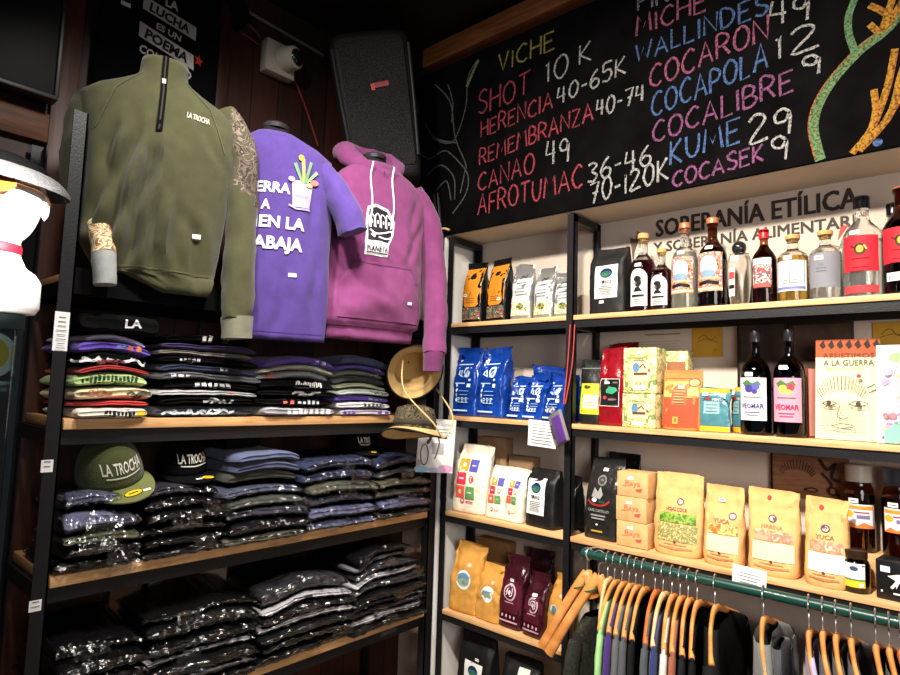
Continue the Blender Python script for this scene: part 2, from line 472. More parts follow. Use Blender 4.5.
# ================================================================ chalkboard with its writing
GL = {
 'A': (.72, [[(0, 0), (.36, 1), (.72, 0)], [(.14, .36), (.6, .36)]]), 'B': (.6, [[(0, 0), (0, 1), (.4, .95), (.5, .75), (.36, .55), (0, .52)], [(.36, .54), (.6, .3), (.45, .04), (0, 0)]]),
 'C': (.66, [[(.64, .86), (.42, 1), (.14, .8), (0, .48), (.12, .14), (.4, 0), (.66, .14)]]), 'D': (.66, [[(0, 0), (0, 1), (.4, .9), (.64, .52), (.42, .1), (0, 0)]]),
 'E': (.56, [[(.56, 1), (0, .98), (0, 0), (.56, .02)], [(0, .52), (.46, .54)]]), 'F': (.54, [[(.54, 1), (0, .98), (0, 0)], [(0, .54), (.44, .54)]]),
 'H': (.62, [[(0, 0), (0, 1)], [(.62, 0), (.62, 1)], [(0, .5), (.62, .54)]]), 'I': (.10, [[(.05, 0), (.05, 1)]]),
 'K': (.58, [[(0, 0), (.03, 1)], [(.54, 1), (.04, .46), (.58, 0)]]), 'L': (.5, [[(0, 1), (0, 0), (.5, .03)]]),
 'M': (.84, [[(0, 0), (.12, 1), (.42, .3), (.72, 1), (.84, 0)]]), 'N': (.66, [[(0, 0), (0, 1), (.64, .02), (.66, 1)]]),
 'O': (.72, [[(.36, 1), (.1, .84), (0, .48), (.12, .12), (.36, 0), (.62, .14), (.72, .52), (.6, .86), (.34, 1)]]),
 'P': (.56, [[(0, 0), (0, 1), (.42, .96), (.56, .74), (.4, .5), (0, .46)]]), 'R': (.62, [[(0, 0), (0, 1), (.42, .96), (.56, .74), (.4, .52), (0, .48)], [(.26, .5), (.62, 0)]]),
 'S': (.58, [[(.56, .9), (.32, 1), (.06, .84), (.1, .62), (.46, .42), (.56, .2), (.3, 0), (0, .12)]]), 'T': (.7, [[(0, .98), (.7, 1)], [(.34, 1), (.32, 0)]]),
 'U': (.62, [[(0, 1), (.02, .3), (.28, 0), (.54, .22), (.62, 1)]]), 'V': (.66, [[(0, 1), (.32, 0), (.66, 1)]]),
 'W': (.92, [[(0, 1), (.22, 0), (.46, .74), (.68, 0), (.92, 1)]]), 'Z': (.6, [[(0, 1), (.58, .98), (0, .02), (.6, 0)]]),
 '0': (.58, [[(.3, 1), (.08, .8), (0, .42), (.14, .06), (.3, 0), (.5, .2), (.58, .6), (.46, .92), (.28, 1)]]), '1': (.14, [[(0, .82), (.1, 1), (.09, 0)]]),
 '2': (.6, [[(0, .8), (.2, 1), (.46, .92), (.48, .66), (0, .02), (.62, .06)]]), '3': (.54, [[(.02, .94), (.3, 1), (.5, .8), (.24, .54), (.52, .28), (.32, 0), (0, .08)]]),
 '4': (.6, [[(.1, 1), (0, .42), (.56, .44)], [(.44, .96), (.44, 0)]]), '5': (.56, [[(.54, 1), (.08, 1), (.04, .58), (.36, .62), (.54, .34), (.34, .02), (0, .08)]]),
 '6': (.56, [[(.44, 1), (.12, .68), (0, .28), (.2, 0), (.48, .08), (.52, .38), (.28, .5), (.04, .34)]]), '7': (.58, [[(0, .98), (.58, 1), (.24, 0)], [(.16, .5), (.54, .52)]]),
 '9': (.54, [[(.5, .78), (.28, 1), (.04, .84), (.06, .56), (.34, .52), (.5, .8), (.46, 0)]]), '-': (.36, [[(0, .48), (.36, .5)]]), ' ': (.3, []),
}
def smooth_line(p, k=4):
    if len(p) < 3: return p
    out = []
    for i in range(len(p) - 1):
        a = p[max(i - 1, 0)]; b = p[i]; c = p[i + 1]; d = p[min(i + 2, len(p) - 1)]
        for j in range(k):
            t = j / k
            out.append(tuple(0.5 * (2 * b[q] + (c[q] - a[q]) * t + (2 * a[q] - 5 * b[q] + 4 * c[q] - d[q]) * t * t + (3 * b[q] - a[q] - 3 * c[q] + d[q]) * t ** 3) for q in (0, 1)))
    return out + [p[-1]]
CURVY = set('CDOSUPRB0235699')
CHK = {'yel': (196, 180, 70), 'red': (214, 74, 92), 'wht': (214, 212, 210), 'wht2': (170, 160, 190), 'pnk': (196, 104, 140), 'blu': (92, 132, 196), 'pur': (170, 96, 150),
       'grn': (122, 168, 116), 'ora': (226, 160, 40), 'org': (214, 128, 50), 'dim': (110, 116, 116), 'lime': (150, 170, 96), 'teal': (70, 110, 140)}
LINES = [('VICHE','yel',-1.474,2.849,-1.211,2.850,0.070), ('SHOT','red',-1.573,2.694,-1.316,2.713,0.095), ('10','wht',-1.243,2.728,-1.149,2.731,0.086), ('K','wht',-1.101,2.754,-1.054,2.755,0.070),
 ('HERENCIA','red',-1.556,2.597,-1.213,2.619,0.067), ('40-65K','wht',-1.193,2.629,-0.921,2.657,0.063), ('REMEMBRANZA','red',-1.559,2.480,-1.044,2.528,0.065), ('40-74','wht',-1.030,2.533,-0.852,2.541,0.060),
 ('CANAO','red',-1.563,2.371,-1.290,2.391,0.074), ('49','wht',-1.237,2.406,-1.138,2.402,0.088), ('AFROTUMAC','red',-1.560,2.270,-1.083,2.287,0.082), ('36-46','wht',-1.060,2.300,-0.829,2.319,0.067),
 ('70-120K','wht',-1.051,2.219,-0.772,2.256,0.073), ('PIR','wht2',-0.876,2.865,-0.772,2.857,0.060), ('MICHE','pnk',-0.883,2.778,-0.650,2.776,0.066), ('WALLINDES','blu',-0.883,2.682,-0.471,2.696,0.063),
 ('COCARON','pnk',-0.833,2.577,-0.472,2.616,0.072), ('COCAPOLA','blu',-0.826,2.475,-0.474,2.524,0.075), ('COCALIBRE','pur',-0.822,2.385,-0.409,2.436,0.067), ('KUME','blu',-0.765,2.301,-0.553,2.317,0.074),
 ('COCASEK','pur',-0.756,2.223,-0.490,2.247,0.050), ('49','wht',-0.466,2.656,-0.365,2.631,0.068), ('12','wht',-0.452,2.540,-0.345,2.540,0.070), ('9','wht',-0.384,2.471,-0.340,2.464,0.060),
 ('29','wht',-0.527,2.306,-0.415,2.315,0.083), ('9','wht',-0.467,2.245,-0.425,2.239,0.066)]
cb = thing('chalkboard', 'long black chalkboard with handwritten drink prices above the lit shelves', 'chalkboard', (-0.83, 1.885, 2.213))
def to_cb(x, z): return (x + 0.83, z - 2.213)
obj('board', MB().box(-1.27, 1.5, 0, 0.014, 0, 0.762, bev=0.002), mat((11, 10, 11), rough=0.9, var=0.5, vscale=7, bump=0.05, spec=0.04), cb)
rnd = random.Random(5)
for wi, (s_, c_, xa, za, xb, zb, hh) in enumerate(LINES):
    gap = 0.22; tot = sum(GL[ch][0] + gap for ch in s_) - gap
    els = []; x = 0; L = math.hypot(xb - xa, zb - za)
    for ch in s_:
        jz = rnd.uniform(-.05, .05); js = rnd.uniform(.93, 1.08)
        for st in GL[ch][1]:
            pts = []
            st2 = smooth_line(st) if ch in CURVY else st
            for (px_, pz_) in st2:
                t = (x + px_) / tot
                pts.append(to_cb(xa + (xb - xa) * t + rnd.uniform(-.001, .001), za + (zb - za) * t + (pz_ * js + jz) * hh + rnd.uniform(-.001, .001)))
            wds = [0.0075 * rnd.uniform(.8, 1.2) for _ in pts]
            els.append(('l', pts, wds, chalk(CHK[c_])))
        x += GL[ch][0] + gap
    decal('chalk_word', cb, None, els, step=None, off=0.0008, lift=0.00002)
def cbl(pts, wd, c_): return ('l', [to_cb(*p) for p in smooth_line(pts, 6)], wd, chalk(CHK[c_]))
els = []
g = [(-0.140,2.600),(-0.159,2.566),(-0.192,2.530),(-0.250,2.495),(-0.310,2.436),(-0.348,2.374),(-0.361,2.312),(-0.353,2.251),(-0.345,2.216)]
els += [cbl(g, .026, 'grn'), cbl([(a - .012, b + .004) for a, b in g], .004, 'org'), cbl([(a + .004, b) for a, b in g], .006, 'lime'),
        cbl([(-0.250,2.70),(-0.258,2.643),(-0.271,2.604),(-0.272,2.553),(-0.258,2.491)], .018, 'grn')]
for p_ in ([(-0.273,2.217),(-0.227,2.275),(-0.191,2.376),(-0.172,2.473)], [(-0.256,2.220),(-0.204,2.276),(-0.165,2.333),(-.10,2.36)], [(-0.227,2.275),(-0.217,2.321),(-0.220,2.378)], [(-0.244,2.238),(-0.188,2.299),(-0.161,2.400),(-.14,2.46)],
           [(-0.224,2.614),(-0.186,2.570),(-0.198,2.536)], [(-0.160,2.66),(-0.186,2.570),(-0.198,2.536)], [(-0.225,2.561),(-0.198,2.534),(-0.150,2.60),(-.12,2.66)]):
    els += [cbl(p_, .016, 'ora'), cbl([(a + .006, b - .004) for a, b in p_], .004, 'org')]
els.append(('e', *to_cb(-0.215, 2.232), .011, .010, chalk(CHK['blu'])))
decal('chalk_drawing', cb, None, els, step=None, off=0.0008, lift=0.00005)
els = []
for p_ in ([(-1.582,2.944),(-1.635,2.883),(-1.644,2.751),(-1.697,2.630),(-1.756,2.623),(-1.834,2.666)], [(-1.830,2.912),(-1.734,2.800),(-1.697,2.630),(-1.635,2.503),(-1.640,2.461),(-1.66,2.38)], [(-1.886,2.751),(-1.818,2.662),(-1.682,2.604)],
           [(-1.911,2.615),(-1.845,2.575),(-1.754,2.588),(-1.664,2.510),(-1.619,2.445),(-1.630,2.371),(-1.70,2.30)], [(-1.752,2.887),(-1.719,2.796),(-1.722,2.705)], [(-1.86,2.50),(-1.78,2.53),(-1.70,2.46),(-1.69,2.36)], [(-1.80,2.42),(-1.74,2.45),(-1.71,2.36)]):
    els.append(cbl(p_, .006, 'dim'))
els.append(cbl([(-1.581,2.938),(-1.60,2.91),(-1.641,2.840)], .014, 'lime'))
decal('chalk_drawing', cb, None, els, step=None, off=0.0008, lift=0.00005)

# ================================================================ steel racks with wooden shelves
STEEL = metal_paint((20, 20, 23)); SHELF_WOOD = wood((196, 148, 98), (226, 182, 130), 6, (1.5, 1.5, 20)); SHELF_WOOD_Y = wood((190, 140, 90), (222, 176, 122), 6, (1.5, 1.5, 20))
def angle_post(mb, x0, x1, y0, y1, z1, fx, fy, t=0.004):
    """an L-profile upright: one flange on the face fx (x0 or x1), one on fy"""
    if fx == 'x1': mb.box(x1 - t, x1, y0, y1, 0, z1)
    else: mb.box(x0, x0 + t, y0, y1, 0, z1)
    if fy == 'y0': mb.box(x0, x1, y0, y0 + t, 0, z1)
    else: mb.box(x0, x1, y1 - t, y1, 0, z1)
    return mb
RX, RY = -1.93, 1.18
rack = thing('shelving_rack', 'black steel rack with wooden shelves of folded clothes on the left wall', 'shelving rack', (RX, RY, 0))
for (x0, x1, y0, y1, fx, fy) in ((-1.782, -1.745, .474, .508, 'x1', 'y1'), (-1.782, -1.745, 1.848, 1.888, 'x1', 'y0'), (-2.12, -2.085, .474, .508, 'x0', 'y1'), (-2.12, -2.085, 1.848, 1.888, 'x0', 'y0')):
    obj('post', angle_post(MB(), x0 - RX, x1 - RX, y0 - RY, y1 - RY, 2.242, fx, fy), STEEL, rack)
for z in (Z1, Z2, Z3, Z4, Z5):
    obj('shelf_board', MB().box(-2.08 - RX, -1.748 - RX, .512 - RY, 1.844 - RY, z - .027, z, bev=.002), SHELF_WOOD_Y, rack)
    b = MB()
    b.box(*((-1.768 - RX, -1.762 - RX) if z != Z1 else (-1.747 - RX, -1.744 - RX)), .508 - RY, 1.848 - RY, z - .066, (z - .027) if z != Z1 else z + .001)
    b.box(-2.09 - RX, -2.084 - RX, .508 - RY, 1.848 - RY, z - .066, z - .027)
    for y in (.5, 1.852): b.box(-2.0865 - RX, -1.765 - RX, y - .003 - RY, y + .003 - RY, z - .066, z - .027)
    obj('shelf_beam', b, STEEL if z != Z1 else mat((8, 8, 9), rough=.85, spec=.08, var=.1), rack)  # top level near black: shade under the pullover hem put into its colour
for (y, z, w_, h_) in ((.488, 1.670, .033, .098), (.483, 1.338, .026, .030), (.484, 1.007, .026, .026)):
    p_ = MB().box(-1.7450 - RX, -1.7440 - RX, y - w_ / 2 - RY, y + w_ / 2 - RY, z - h_ / 2, z + h_ / 2)
    s_ = obj('price_label', p_, STICKER, rack)
    d_ = decal('label_print', s_, None, fine_print(0, h_ * .36, w_ * .7, max(2, int(h_ / .012)), .011, GREYINK, .002), step=None)
    d_.location = (-1.7440 - RX, y - RY, z); d_.rotation_euler.z = R(90)

QX, QY = -1.12, 2.0
rack2 = thing('shelving_rack', 'shallow black steel rack with wooden shelves of coffee and bottles under the chalkboard', 'shelving rack', (QX, QY, 0))
for (x0, x1, fx) in ((-1.730, -1.702, 'x0'), (-1.150, -1.121, 'x1'), (0.10, .128, 'x1')):
    obj('post', angle_post(MB(), x0 - QX, x1 - QX, 1.90 - QY, 1.926 - QY, 2.205, fx, 'y0'), STEEL, rack2)
    obj('post', angle_post(MB(), x0 - QX, x1 - QX, 2.070 - QY, 2.096 - QY, 2.205, fx, 'y1'), STEEL, rack2)
    for zt in (2.205, Z1 - .018, Z2 - .018, Z3 - .018, Z4 - .018, Z5 - .018):
        obj('side_beam', MB().box(x0 - QX, x1 - QX, 1.904 - QY, 2.092 - QY, zt - .027, zt), STEEL, rack2)
for (xa, xb, lv) in ((-1.702, -1.150, (Z1, Z2, Z3, Z4, Z5)), (-1.121, .10, (Z1, Z2, Z3))):
    for z in lv:
        obj('shelf_board', MB().box(xa - QX, xb - QX, 1.900 - QY, 2.094 - QY, z - .017, z, bev=.0015), SHELF_WOOD, rack2)
        obj('shelf_beam', MB().box(xa - QX, xb - QX, 1.906 - QY, 1.912 - QY, z - .044, z - .017), STEEL, rack2)
        obj('shelf_beam', MB().box(xa - QX, xb - QX, 2.088 - QY, 2.094 - QY, z - .044, z - .017), STEEL, rack2)

Z1 += .001; Z2 += .001; Z3 += .001; Z4 += .001; Z5 += .001      # goods rest a hair above the boards
# ================================================================ builders for packaged goods (front = local -y, base at z = 0)
def rrect(w_, d_, n=6, e=4.0, z=0.0, cx=0.0, cy=0.0, m=28):
    """rounded rectangle ring (superellipse)"""
    out = []
    for i in range(m):
        a = 2 * math.pi * (i + .5) / m; c, s_ = math.cos(a), math.sin(a)
        out.append((cx + w_ / 2 * math.copysign(abs(c) ** (2 / e), c), cy + d_ / 2 * math.copysign(abs(s_) ** (2 / e), s_), z))
    return out

def bag_mesh(w_, h_, d_, style, seed, lean=0.0, crumple=0.003, side=0.0):
    rings = []
    if style == 'gusset':   # block-bottom coffee bag, gusseted sides, top pinched to a seam
        prof = [(0, .94, .93), (.015, 1, 1), (.2, 1, 1.02), (.45, 1, 1.0), (.62, .995, .90), (.74, .99, .66), (.84, .985, .34), (.90, .98, .10), (.93, .98, .05), (1.0, .98, .05)]
    elif style == 'pouch':  # stand-up pouch: round foot, flat top
        prof = [(0, .90, .96), (.02, .96, 1.0), (.10, 1, 1.0), (.3, 1, .92), (.55, 1, .70), (.75, 1, .42), (.88, 1, .16), (.93, 1, .06), (1.0, 1, .05)]
    elif style == 'roll':   # bag with the top folded over forward
        prof = [(0, .94, .95), (.02, 1, 1), (.3, 1, 1.02), (.6, 1, .98), (.8, .99, .86), (.88, .985, .62), (.93, .985, .44), (.97, .985, .40), (1.0, .98, .34)]
    else:                   # flat sachet
        prof = [(0, .97, .10), (.05, 1, .14), (.14, .98, .6), (.4, .97, 1), (.65, .97, 1), (.86, .98, .55), (.95, 1, .14), (1.0, .99, .10)]
    fine = []
    for i in range(len(prof) - 1):
        a, b = prof[i], prof[i + 1]; k = max(1, int((b[0] - a[0]) / .04))
        for j in range(k): fine.append(tuple(a[q] + (b[q] - a[q]) * j / k for q in range(3)))
    fine.append(prof[-1])
    for t, sw, sd in fine:
        z = t * h_; e = 5 if style in ('gusset', 'roll') else 3.0
        if sd < .12: e = 8
        yc = (1 - sd) * d_ * (.20 if style != 'sachet' else 0)
        ring = rrect(w_ * sw, max(.004, d_ * sd), e=e, z=z, cy=yc + lean * z, m=52)
        out = []
        for p in ring:
            q = Vector(p); am = crumple * (0.35 + t) * min(1, t * 8)
            q += wob((p[0], p[1], p[2]), am, 22, seed)
            q += wob((p[0], p[1], p[2]), am * .5, 55, seed)
            rg = 1 - abs(noise.noise(Vector((p[0] * 26 + seed * 5, p[1] * 26, p[2] * 17))))
            q.y += (rg ** 4) * am * 1.1 * (1 if p[1] < 0 else -1)
            q.z = max(0.0, q.z) if t > 0 else 0
            q.x += side * z
            out.append(tuple(q))
        rings.append(out)
    return MB().loft(rings)

def bag(name, label, cat, x, y, z, w_, h_, d_, style, m, els=(), rotz=0.0, seed=1.0, lean=0.0, side=0.0, crumple=.003, group=None, sticker=None, strip=None, zip_=None):
    t = thing(name, label, cat, (x, y, z), rotz, group); t.scale = (.93, .96, 1)
    mb = bag_mesh(w_, h_, d_, style, seed, lean, crumple, side)
    obj('body', mb, m, t, angle=50)
    bv = mb.bvh()
    if els: decal('printed_label', t, bv, [tuple(e) for e in els], step=.018)
    if strip: decal('seal_strip', t, bv, [('r', side * h_ * strip[0], h_ * strip[0], w_ * .94, strip[1], strip[2])], step=.018, off=.002)
    if sticker: decal('price_sticker', t, bv, [('r', sticker[0], sticker[1], .020, .010, STICKER), ('r', sticker[0], sticker[1] + .001, .014, .003, GREYINK)], off=.0035, step=None)
    return t

def carton(name, label, cat, x, y, z, w_, h_, d_, m, els, rotz=0.0, group=None, sticker=None, rot=None):
    t = thing(name, label, cat, (x, y, z), rotz, group, rot)
    mb = MB().box(-w_ / 2, w_ / 2, -d_ / 2, d_ / 2, 0, h_, bev=.0018)
    obj('box', mb, m, t)
    if els:
        o = decal('printed_label', t, None, els, step=None, off=.0006); o.location.y = -d_ / 2
    if sticker:
        o = decal('price_sticker', t, None, [('r', sticker[0], sticker[1], .022, .011, STICKER)], step=None, off=.0025); o.location.y = -d_ / 2
    return t

def bottle(name, label, x, y, z, h_, r, kind, gm, lm, fill, cap, els=(), rotz=0.0, sticker=None, group=None, neck_r=None, capcol=None):
    """kind gives the outline; lm the drink inside to height fill*h; cap = cork / cap / ball"""
    t = thing(name, label, 'bottle', (x, y, z), rotz, group); t.scale = (.955, .955, 1)
    nr = neck_r or r * .33
    sh = {'round': [(0, r * .86), (.012, r * .97), (.03, r), (.50, r), (.58, r * .97), (.65, r * .82), (.70, r * .55), (.735, nr * 1.1), (.77, nr), (.90, nr), (.905, nr * 1.18), (.93, nr * 1.18), (.935, nr)],
          'low': [(0, r * .9), (.012, r * .98), (.03, r), (.60, r), (.67, r * .98), (.72, r * .84), (.755, r * .58), (.775, nr * 1.15), (.80, nr), (.91, nr), (.915, nr * 1.12), (.935, nr * 1.12)],
          'tall': [(0, r * .88), (.012, r * .98), (.03, r), (.56, r), (.62, r * .96), (.68, r * .78), (.74, r * .48), (.79, nr * 1.05), (.84, nr), (.95, nr), (.955, nr * 1.25), (.985, nr * 1.25)],
          'jar': [(0, r * .9), (.02, r), (.66, r), (.74, r * .9), (.78, r * .78), (.80, r * .8)],
          'growler': [(0, r * .9), (.015, r * .99), (.03, r), (.58, r), (.66, r * .94), (.73, r * .72), (.77, r * .55), (.79, nr * 1.1), (.82, nr * 1.1)]}[kind]
    top = sh[-1][0]
    outer = [(rr, zz * h_) for zz, rr in sh]
    mb = MB().lathe(outer, 32)
    obj('glass', mb, gm, t, angle=60)
    if lm:
        inner = [(max(.002, rr - .003), max(.004, zz * h_)) for zz, rr in sh if zz <= fill]
        rr_f = inner[-1][0]
        inner[0] = (inner[0][0], .006)
        obj('drink', MB().lathe(inner, 28), lm, t, angle=60)
    c = MB()
    if cap == 'cork':
        c.lathe([(nr * .8, h_ * .88), (nr * .85, top * h_), (nr * 1.30, top * h_ + .0005), (nr * 1.32, h_ * .992), (nr * 1.2, h_)], 20)
    elif cap == 'cap':
        c.lathe([(nr * 1.22, h_ * .875), (nr * 1.24, h_ * .99), (nr * 1.1, h_)], 20)
    elif cap == 'ball':
        rb = r * .62; zc = h_ - rb
        c.lathe([(nr * .9, top * h_ - .006)] + [(rb * math.cos(a), zc + rb * math.sin(a)) for a in [(-1.2 + 2.75 * i / 10) for i in range(11)]], 24)
    elif cap == 'lid':
        c.lathe([(r * .86, h_ * .80), (r * .88, h_ * .985), (r * .8, h_)], 28)
    obj({'cork': 'cork', 'cap': 'cap', 'ball': 'stopper', 'lid': 'lid'}[cap], c, capcol, t, angle=40)
    bv = mb.bvh()
    if els: decal('printed_label', t, bv, els, step=.008, off=.0009)
    if sticker: decal('price_sticker', t, bv, [('r', sticker[0], sticker[1], .024, .012, STICKER), ('r', sticker[0], sticker[1], .016, .003, GREYINK)], off=.0022, step=.008)
    return t

def arch(cx, z0, w_, h_, m, n=12):
    return ('p', [(cx - w_ / 2, z0), (cx + w_ / 2, z0)] + [(cx + w_ / 2 * math.cos(math.pi * i / n), z0 + h_ - w_ / 2 + w_ / 2 * math.sin(math.pi * i / n)) for i in range(n + 1)], m)

E_ = lambda c: ink(c)
# ---------------------------------------------------------------- top shelf, left bay
YF = 1.972
BLACKFILM = film((13, 13, 14)); SILVER = mat((168, 168, 166), rough=.28, metal=.6, var=.1, bump=.5, bscale=26)
def orange_bag(x, label, rz, seed):
    w_, h_ = .118, .262
    art = speckle(((30, 60, 60), (60, 120, 96), (150, 60, 50), (24, 26, 30), (196, 170, 130)), 60, dist=1.0)
    els = [('p', [(-.054, .088), (-.030, .068), (.030, .068), (.054, .088), (.054, .236), (-.054, .236)], paper((206, 130, 34))),
           ('r', 0, .040, .106, .050, art), ('p', [(-.02, .196), (-.012, .208), (.012, .208), (.02, .198), (.008, .190), (-.01, .190)], BLACK),
           ('l', [(-.008, .11), (0, .135), (.008, .11)], .002, E_((120, 70, 30))), ('r', 0, .104, .05, .003, E_((150, 90, 40)))] + fine_print(0, .095, .05, 2, .008, E_((150, 90, 40)))
    return bag('coffee_bag', label, 'coffee bag', x, YF, Z1, w_, h_, .070, 'gusset', BLACKFILM, els, rz, seed, sticker=(-.03, .118) if seed < 2 else (.03, .09), group='black and orange coffee bags')
orange_bag(-1.632, 'black coffee bag with orange front panel, leftmost on the top shelf', R(-2), 1)
orange_bag(-1.503, 'black coffee bag with orange front panel, touching the silver bags', R(-10), 2)
def silver_bag(x, h_, w_, label, rz, seed, y=YF):
    fl = speckle(((236, 234, 226), (220, 214, 150), (150, 160, 90), (240, 238, 230), (214, 176, 60)), 70, dist=.8)
    els = [('r', 0, h_ * .44, w_ * .80, h_ * .62, paper((186, 188, 190))), ('r', 0, h_ * .20, w_ * .84, h_ * .24, fl), ('e', 0, h_ * .24, .018, .014, speckle(((90, 110, 60), (160, 150, 60), (60, 70, 50)), 80)),
           ('l', [(-.012, h_ * .74), (-.004, h_ * .80), (.012, h_ * .77), (.02, h_ * .82)], .004, BLACK), ('l', [(-.02, h_ * .66), (.018, h_ * .67)], .003, BLACK)] + fine_print(0, h_ * .56, w_ * .5, 3, .012, GREYINK)
    return bag('coffee_bag', label, 'coffee bag', x, y, Z1, w_, h_, .066, 'gusset', SILVER, els, rz, seed, crumple=.006, group='silver coffee bags')
silver_bag(-1.385, .222, .104, 'crinkled silver coffee bag on the top shelf, right beside the orange fronted bag', R(4), 3)
silver_bag(-1.282, .198, .098, 'crinkled silver coffee bag on the top shelf, middle of the three silver ones', R(-4), 4)
silver_bag(-1.195, .172, .085, 'shortest silver coffee bag on the top shelf, next to the black upright post', R(6), 5)
# ---------------------------------------------------------------- top shelf, right bay
def terroir_label(cx, cz, w_, h_, lake=True):
    a = [('r', cx, cz, w_, h_, paper((232, 232, 230))), ('e', cx, cz + h_ * .26, w_ * .27, h_ * .15, E_((18, 40, 62))), ('e', cx, cz + h_ * .23, w_ * .24, h_ * .09, E_((40, 92, 110))),
         ('e', cx - w_ * .04, cz + h_ * .20, w_ * .17, h_ * .05, E_((70, 120, 70))), ('r', cx - w_ * .11, cz, w_ * .06, h_ * .09, BLACK), ('t', 'TERROZ', cx, cz - h_ * .01, h_ * .085, BLACK, w_ * .5, .02)]
    return a + fine_print(cx, cz - h_ * .14, w_ * .66, 6, h_ * .05, GREYINK, .002)
bag('coffee_bag', 'large matte black coffee bag with white landscape label beside dark red bottles', 'coffee bag', -1.022, 1.985, Z1, .155, .240, .075, 'roll', mat((15, 15, 16), rough=.6, var=.2, bump=.2, bscale=25), terroir_label(.004, .118, .098, .118), R(-5), 6, sticker=(-.012, .046))
CORK = mat((206, 160, 100), rough=.8, var=.2, vscale=90); COPPER = mat((196, 120, 84), rough=.4, metal=.3, var=.1); CLEAR = glass((245, 246, 244)); DARKRED = mat((58, 8, 20), rough=.06, var=.1, trans=.25, coat=.5)
def portrait(w_, h_, z0):
    return [arch(0, z0, w_, h_, paper((228, 222, 226))), ('e', .001, z0 + h_ * .62, w_ * .20, h_ * .12, BLACK), ('e', -.001, z0 + h_ * .72, w_ * .22, h_ * .08, BLACK), ('p', [(-w_ * .12, z0 + h_ * .5), (w_ * .1, z0 + h_ * .5), (w_ * .28, z0 + h_ * .38), (-w_ * .26, z0 + h_ * .38)], BLACK),
            ('e', -w_ * .12, z0 + h_ * .60, w_ * .08, h_ * .05, GREYINK), ('r', 0, z0 + h_ * .27, w_ * .72, h_ * .06, BLACK)] + fine_print(0, z0 + h_ * .17, w_ * .6, 3, h_ * .055, GREYINK, .0018)
bottle('liquor_bottle', 'taller dark red bottle with arched white portrait label and blond cork', -.900, 1.985, Z1, .278, .046, 'round', CLEAR, DARKRED, .69, 'cork', portrait(.062, .128, .022), sticker=(.0, .163), capcol=CORK)
bottle('liquor_bottle', 'smaller dark red bottle with arched white portrait label and blond cork', -.826, 1.965, Z1, .212, .037, 'round', CLEAR, DARKRED, .68, 'cork', portrait(.058, .100, .018), capcol=CORK)
FRUIT = speckle(((196, 60, 70), (240, 200, 120), (90, 40, 60), (226, 130, 60), (90, 120, 170), (250, 236, 210), (170, 50, 50)), 55, dist=1.2)
def fruit_label(r, z0, h_, w_):
    return [('r', 0, z0 + h_ / 2, w_, h_, FRUIT), arch(0, z0 + h_ * .52, w_ * .66, h_ * .38, paper((222, 224, 226))), ('e', 0, z0 + h_ * .45, w_ * .30, h_ * .10, E_((120, 150, 190))), ('r', 0, z0 + h_ * .33, w_ * .8, h_ * .05, paper((236, 170, 130))),
            ('l', [(-w_ * .4, z0 + h_ * .19), (0, z0 + h_ * .24), (w_ * .4, z0 + h_ * .19)], h_ * .09, BLACK), ('r', 0, z0 + h_ * .06, w_ * .9, h_ * .06, paper((236, 214, 170)))]
bottle('liquor_bottle', 'clear spirit bottle with fruity artwork label and copper stopper', -.752, 1.972, Z1, .288, .044, 'round', CLEAR, liquid((236, 240, 226)), .66, 'cork', fruit_label(.044, .050, .120, .074), sticker=(.0, .185), capcol=COPPER)
bottle('liquor_bottle', 'dark brown spirit bottle with fruity artwork label and copper stopper', -.664, 1.972, Z1, .290, .046, 'round', glass((96, 50, 34)), mat((40, 14, 8), rough=.08, trans=.3, var=.1), .66, 'cork', fruit_label(.046, .050, .124, .078), sticker=(.0, .190), capcol=COPPER)
bottle('jar_bottle', 'squat clear jar with dark ball stopper between two artwork label bottles', -.586, 1.978, Z1, .206, .036, 'jar', CLEAR, speckle(((214, 196, 150), (176, 130, 80), (230, 220, 190), (140, 110, 70)), 60), .62, 'ball', [('r', -.014, .075, .020, .088, paper((236, 226, 210))), ('r', -.014, .095, .018, .022, E_((190, 70, 70))), ('r', -.014, .060, .018, .012, BLACK)], capcol=mat((32, 32, 34), rough=.15, coat=.6), sticker=(-.006, .148))
bottle('liquor_bottle', 'dark amber bottle with bright red cap and small picture label', -.514, 1.972, Z1, .230, .036, 'tall', glass((150, 84, 44)), mat((60, 24, 12), rough=.08, trans=.35, var=.1), .80, 'cap',
       [('r', 0, .094, .058, .094, BLACK), ('r', 0, .097, .054, .082, speckle(((200, 196, 190), (90, 84, 90), (170, 60, 60), (220, 214, 206), (50, 50, 60)), 60, dist=1)), ('r', 0, .056, .050, .012, paper((206, 90, 80))), ('r', 0, .128, .052, .018, paper((224, 222, 220)))], capcol=mat((206, 32, 44), rough=.35))
bottle('liquor_bottle', 'short golden liquor bottle with white printed label and wooden cork', -.436, 1.968, Z1, .200, .042, 'low', CLEAR, liquid((236, 196, 92)), .70, 'cork',
       [('r', 0, .075, .078, .088, paper((228, 228, 238))), ('l', [(0, .055), (0, .105)], .002, GREYINK), ('l', [(-.01, .095), (0, .105), (.01, .095)], .0015, GREYINK), ('t', 'XIQUA', 0, .080, .009, E_((150, 150, 160)), .045)] + fine_print(0, .062, .05, 2, .008, GREYINK, .0018) + [('r', 0, .040, .074, .007, E_((120, 126, 180)))], sticker=(-.006, .128), capcol=CORK, neck_r=.0155)
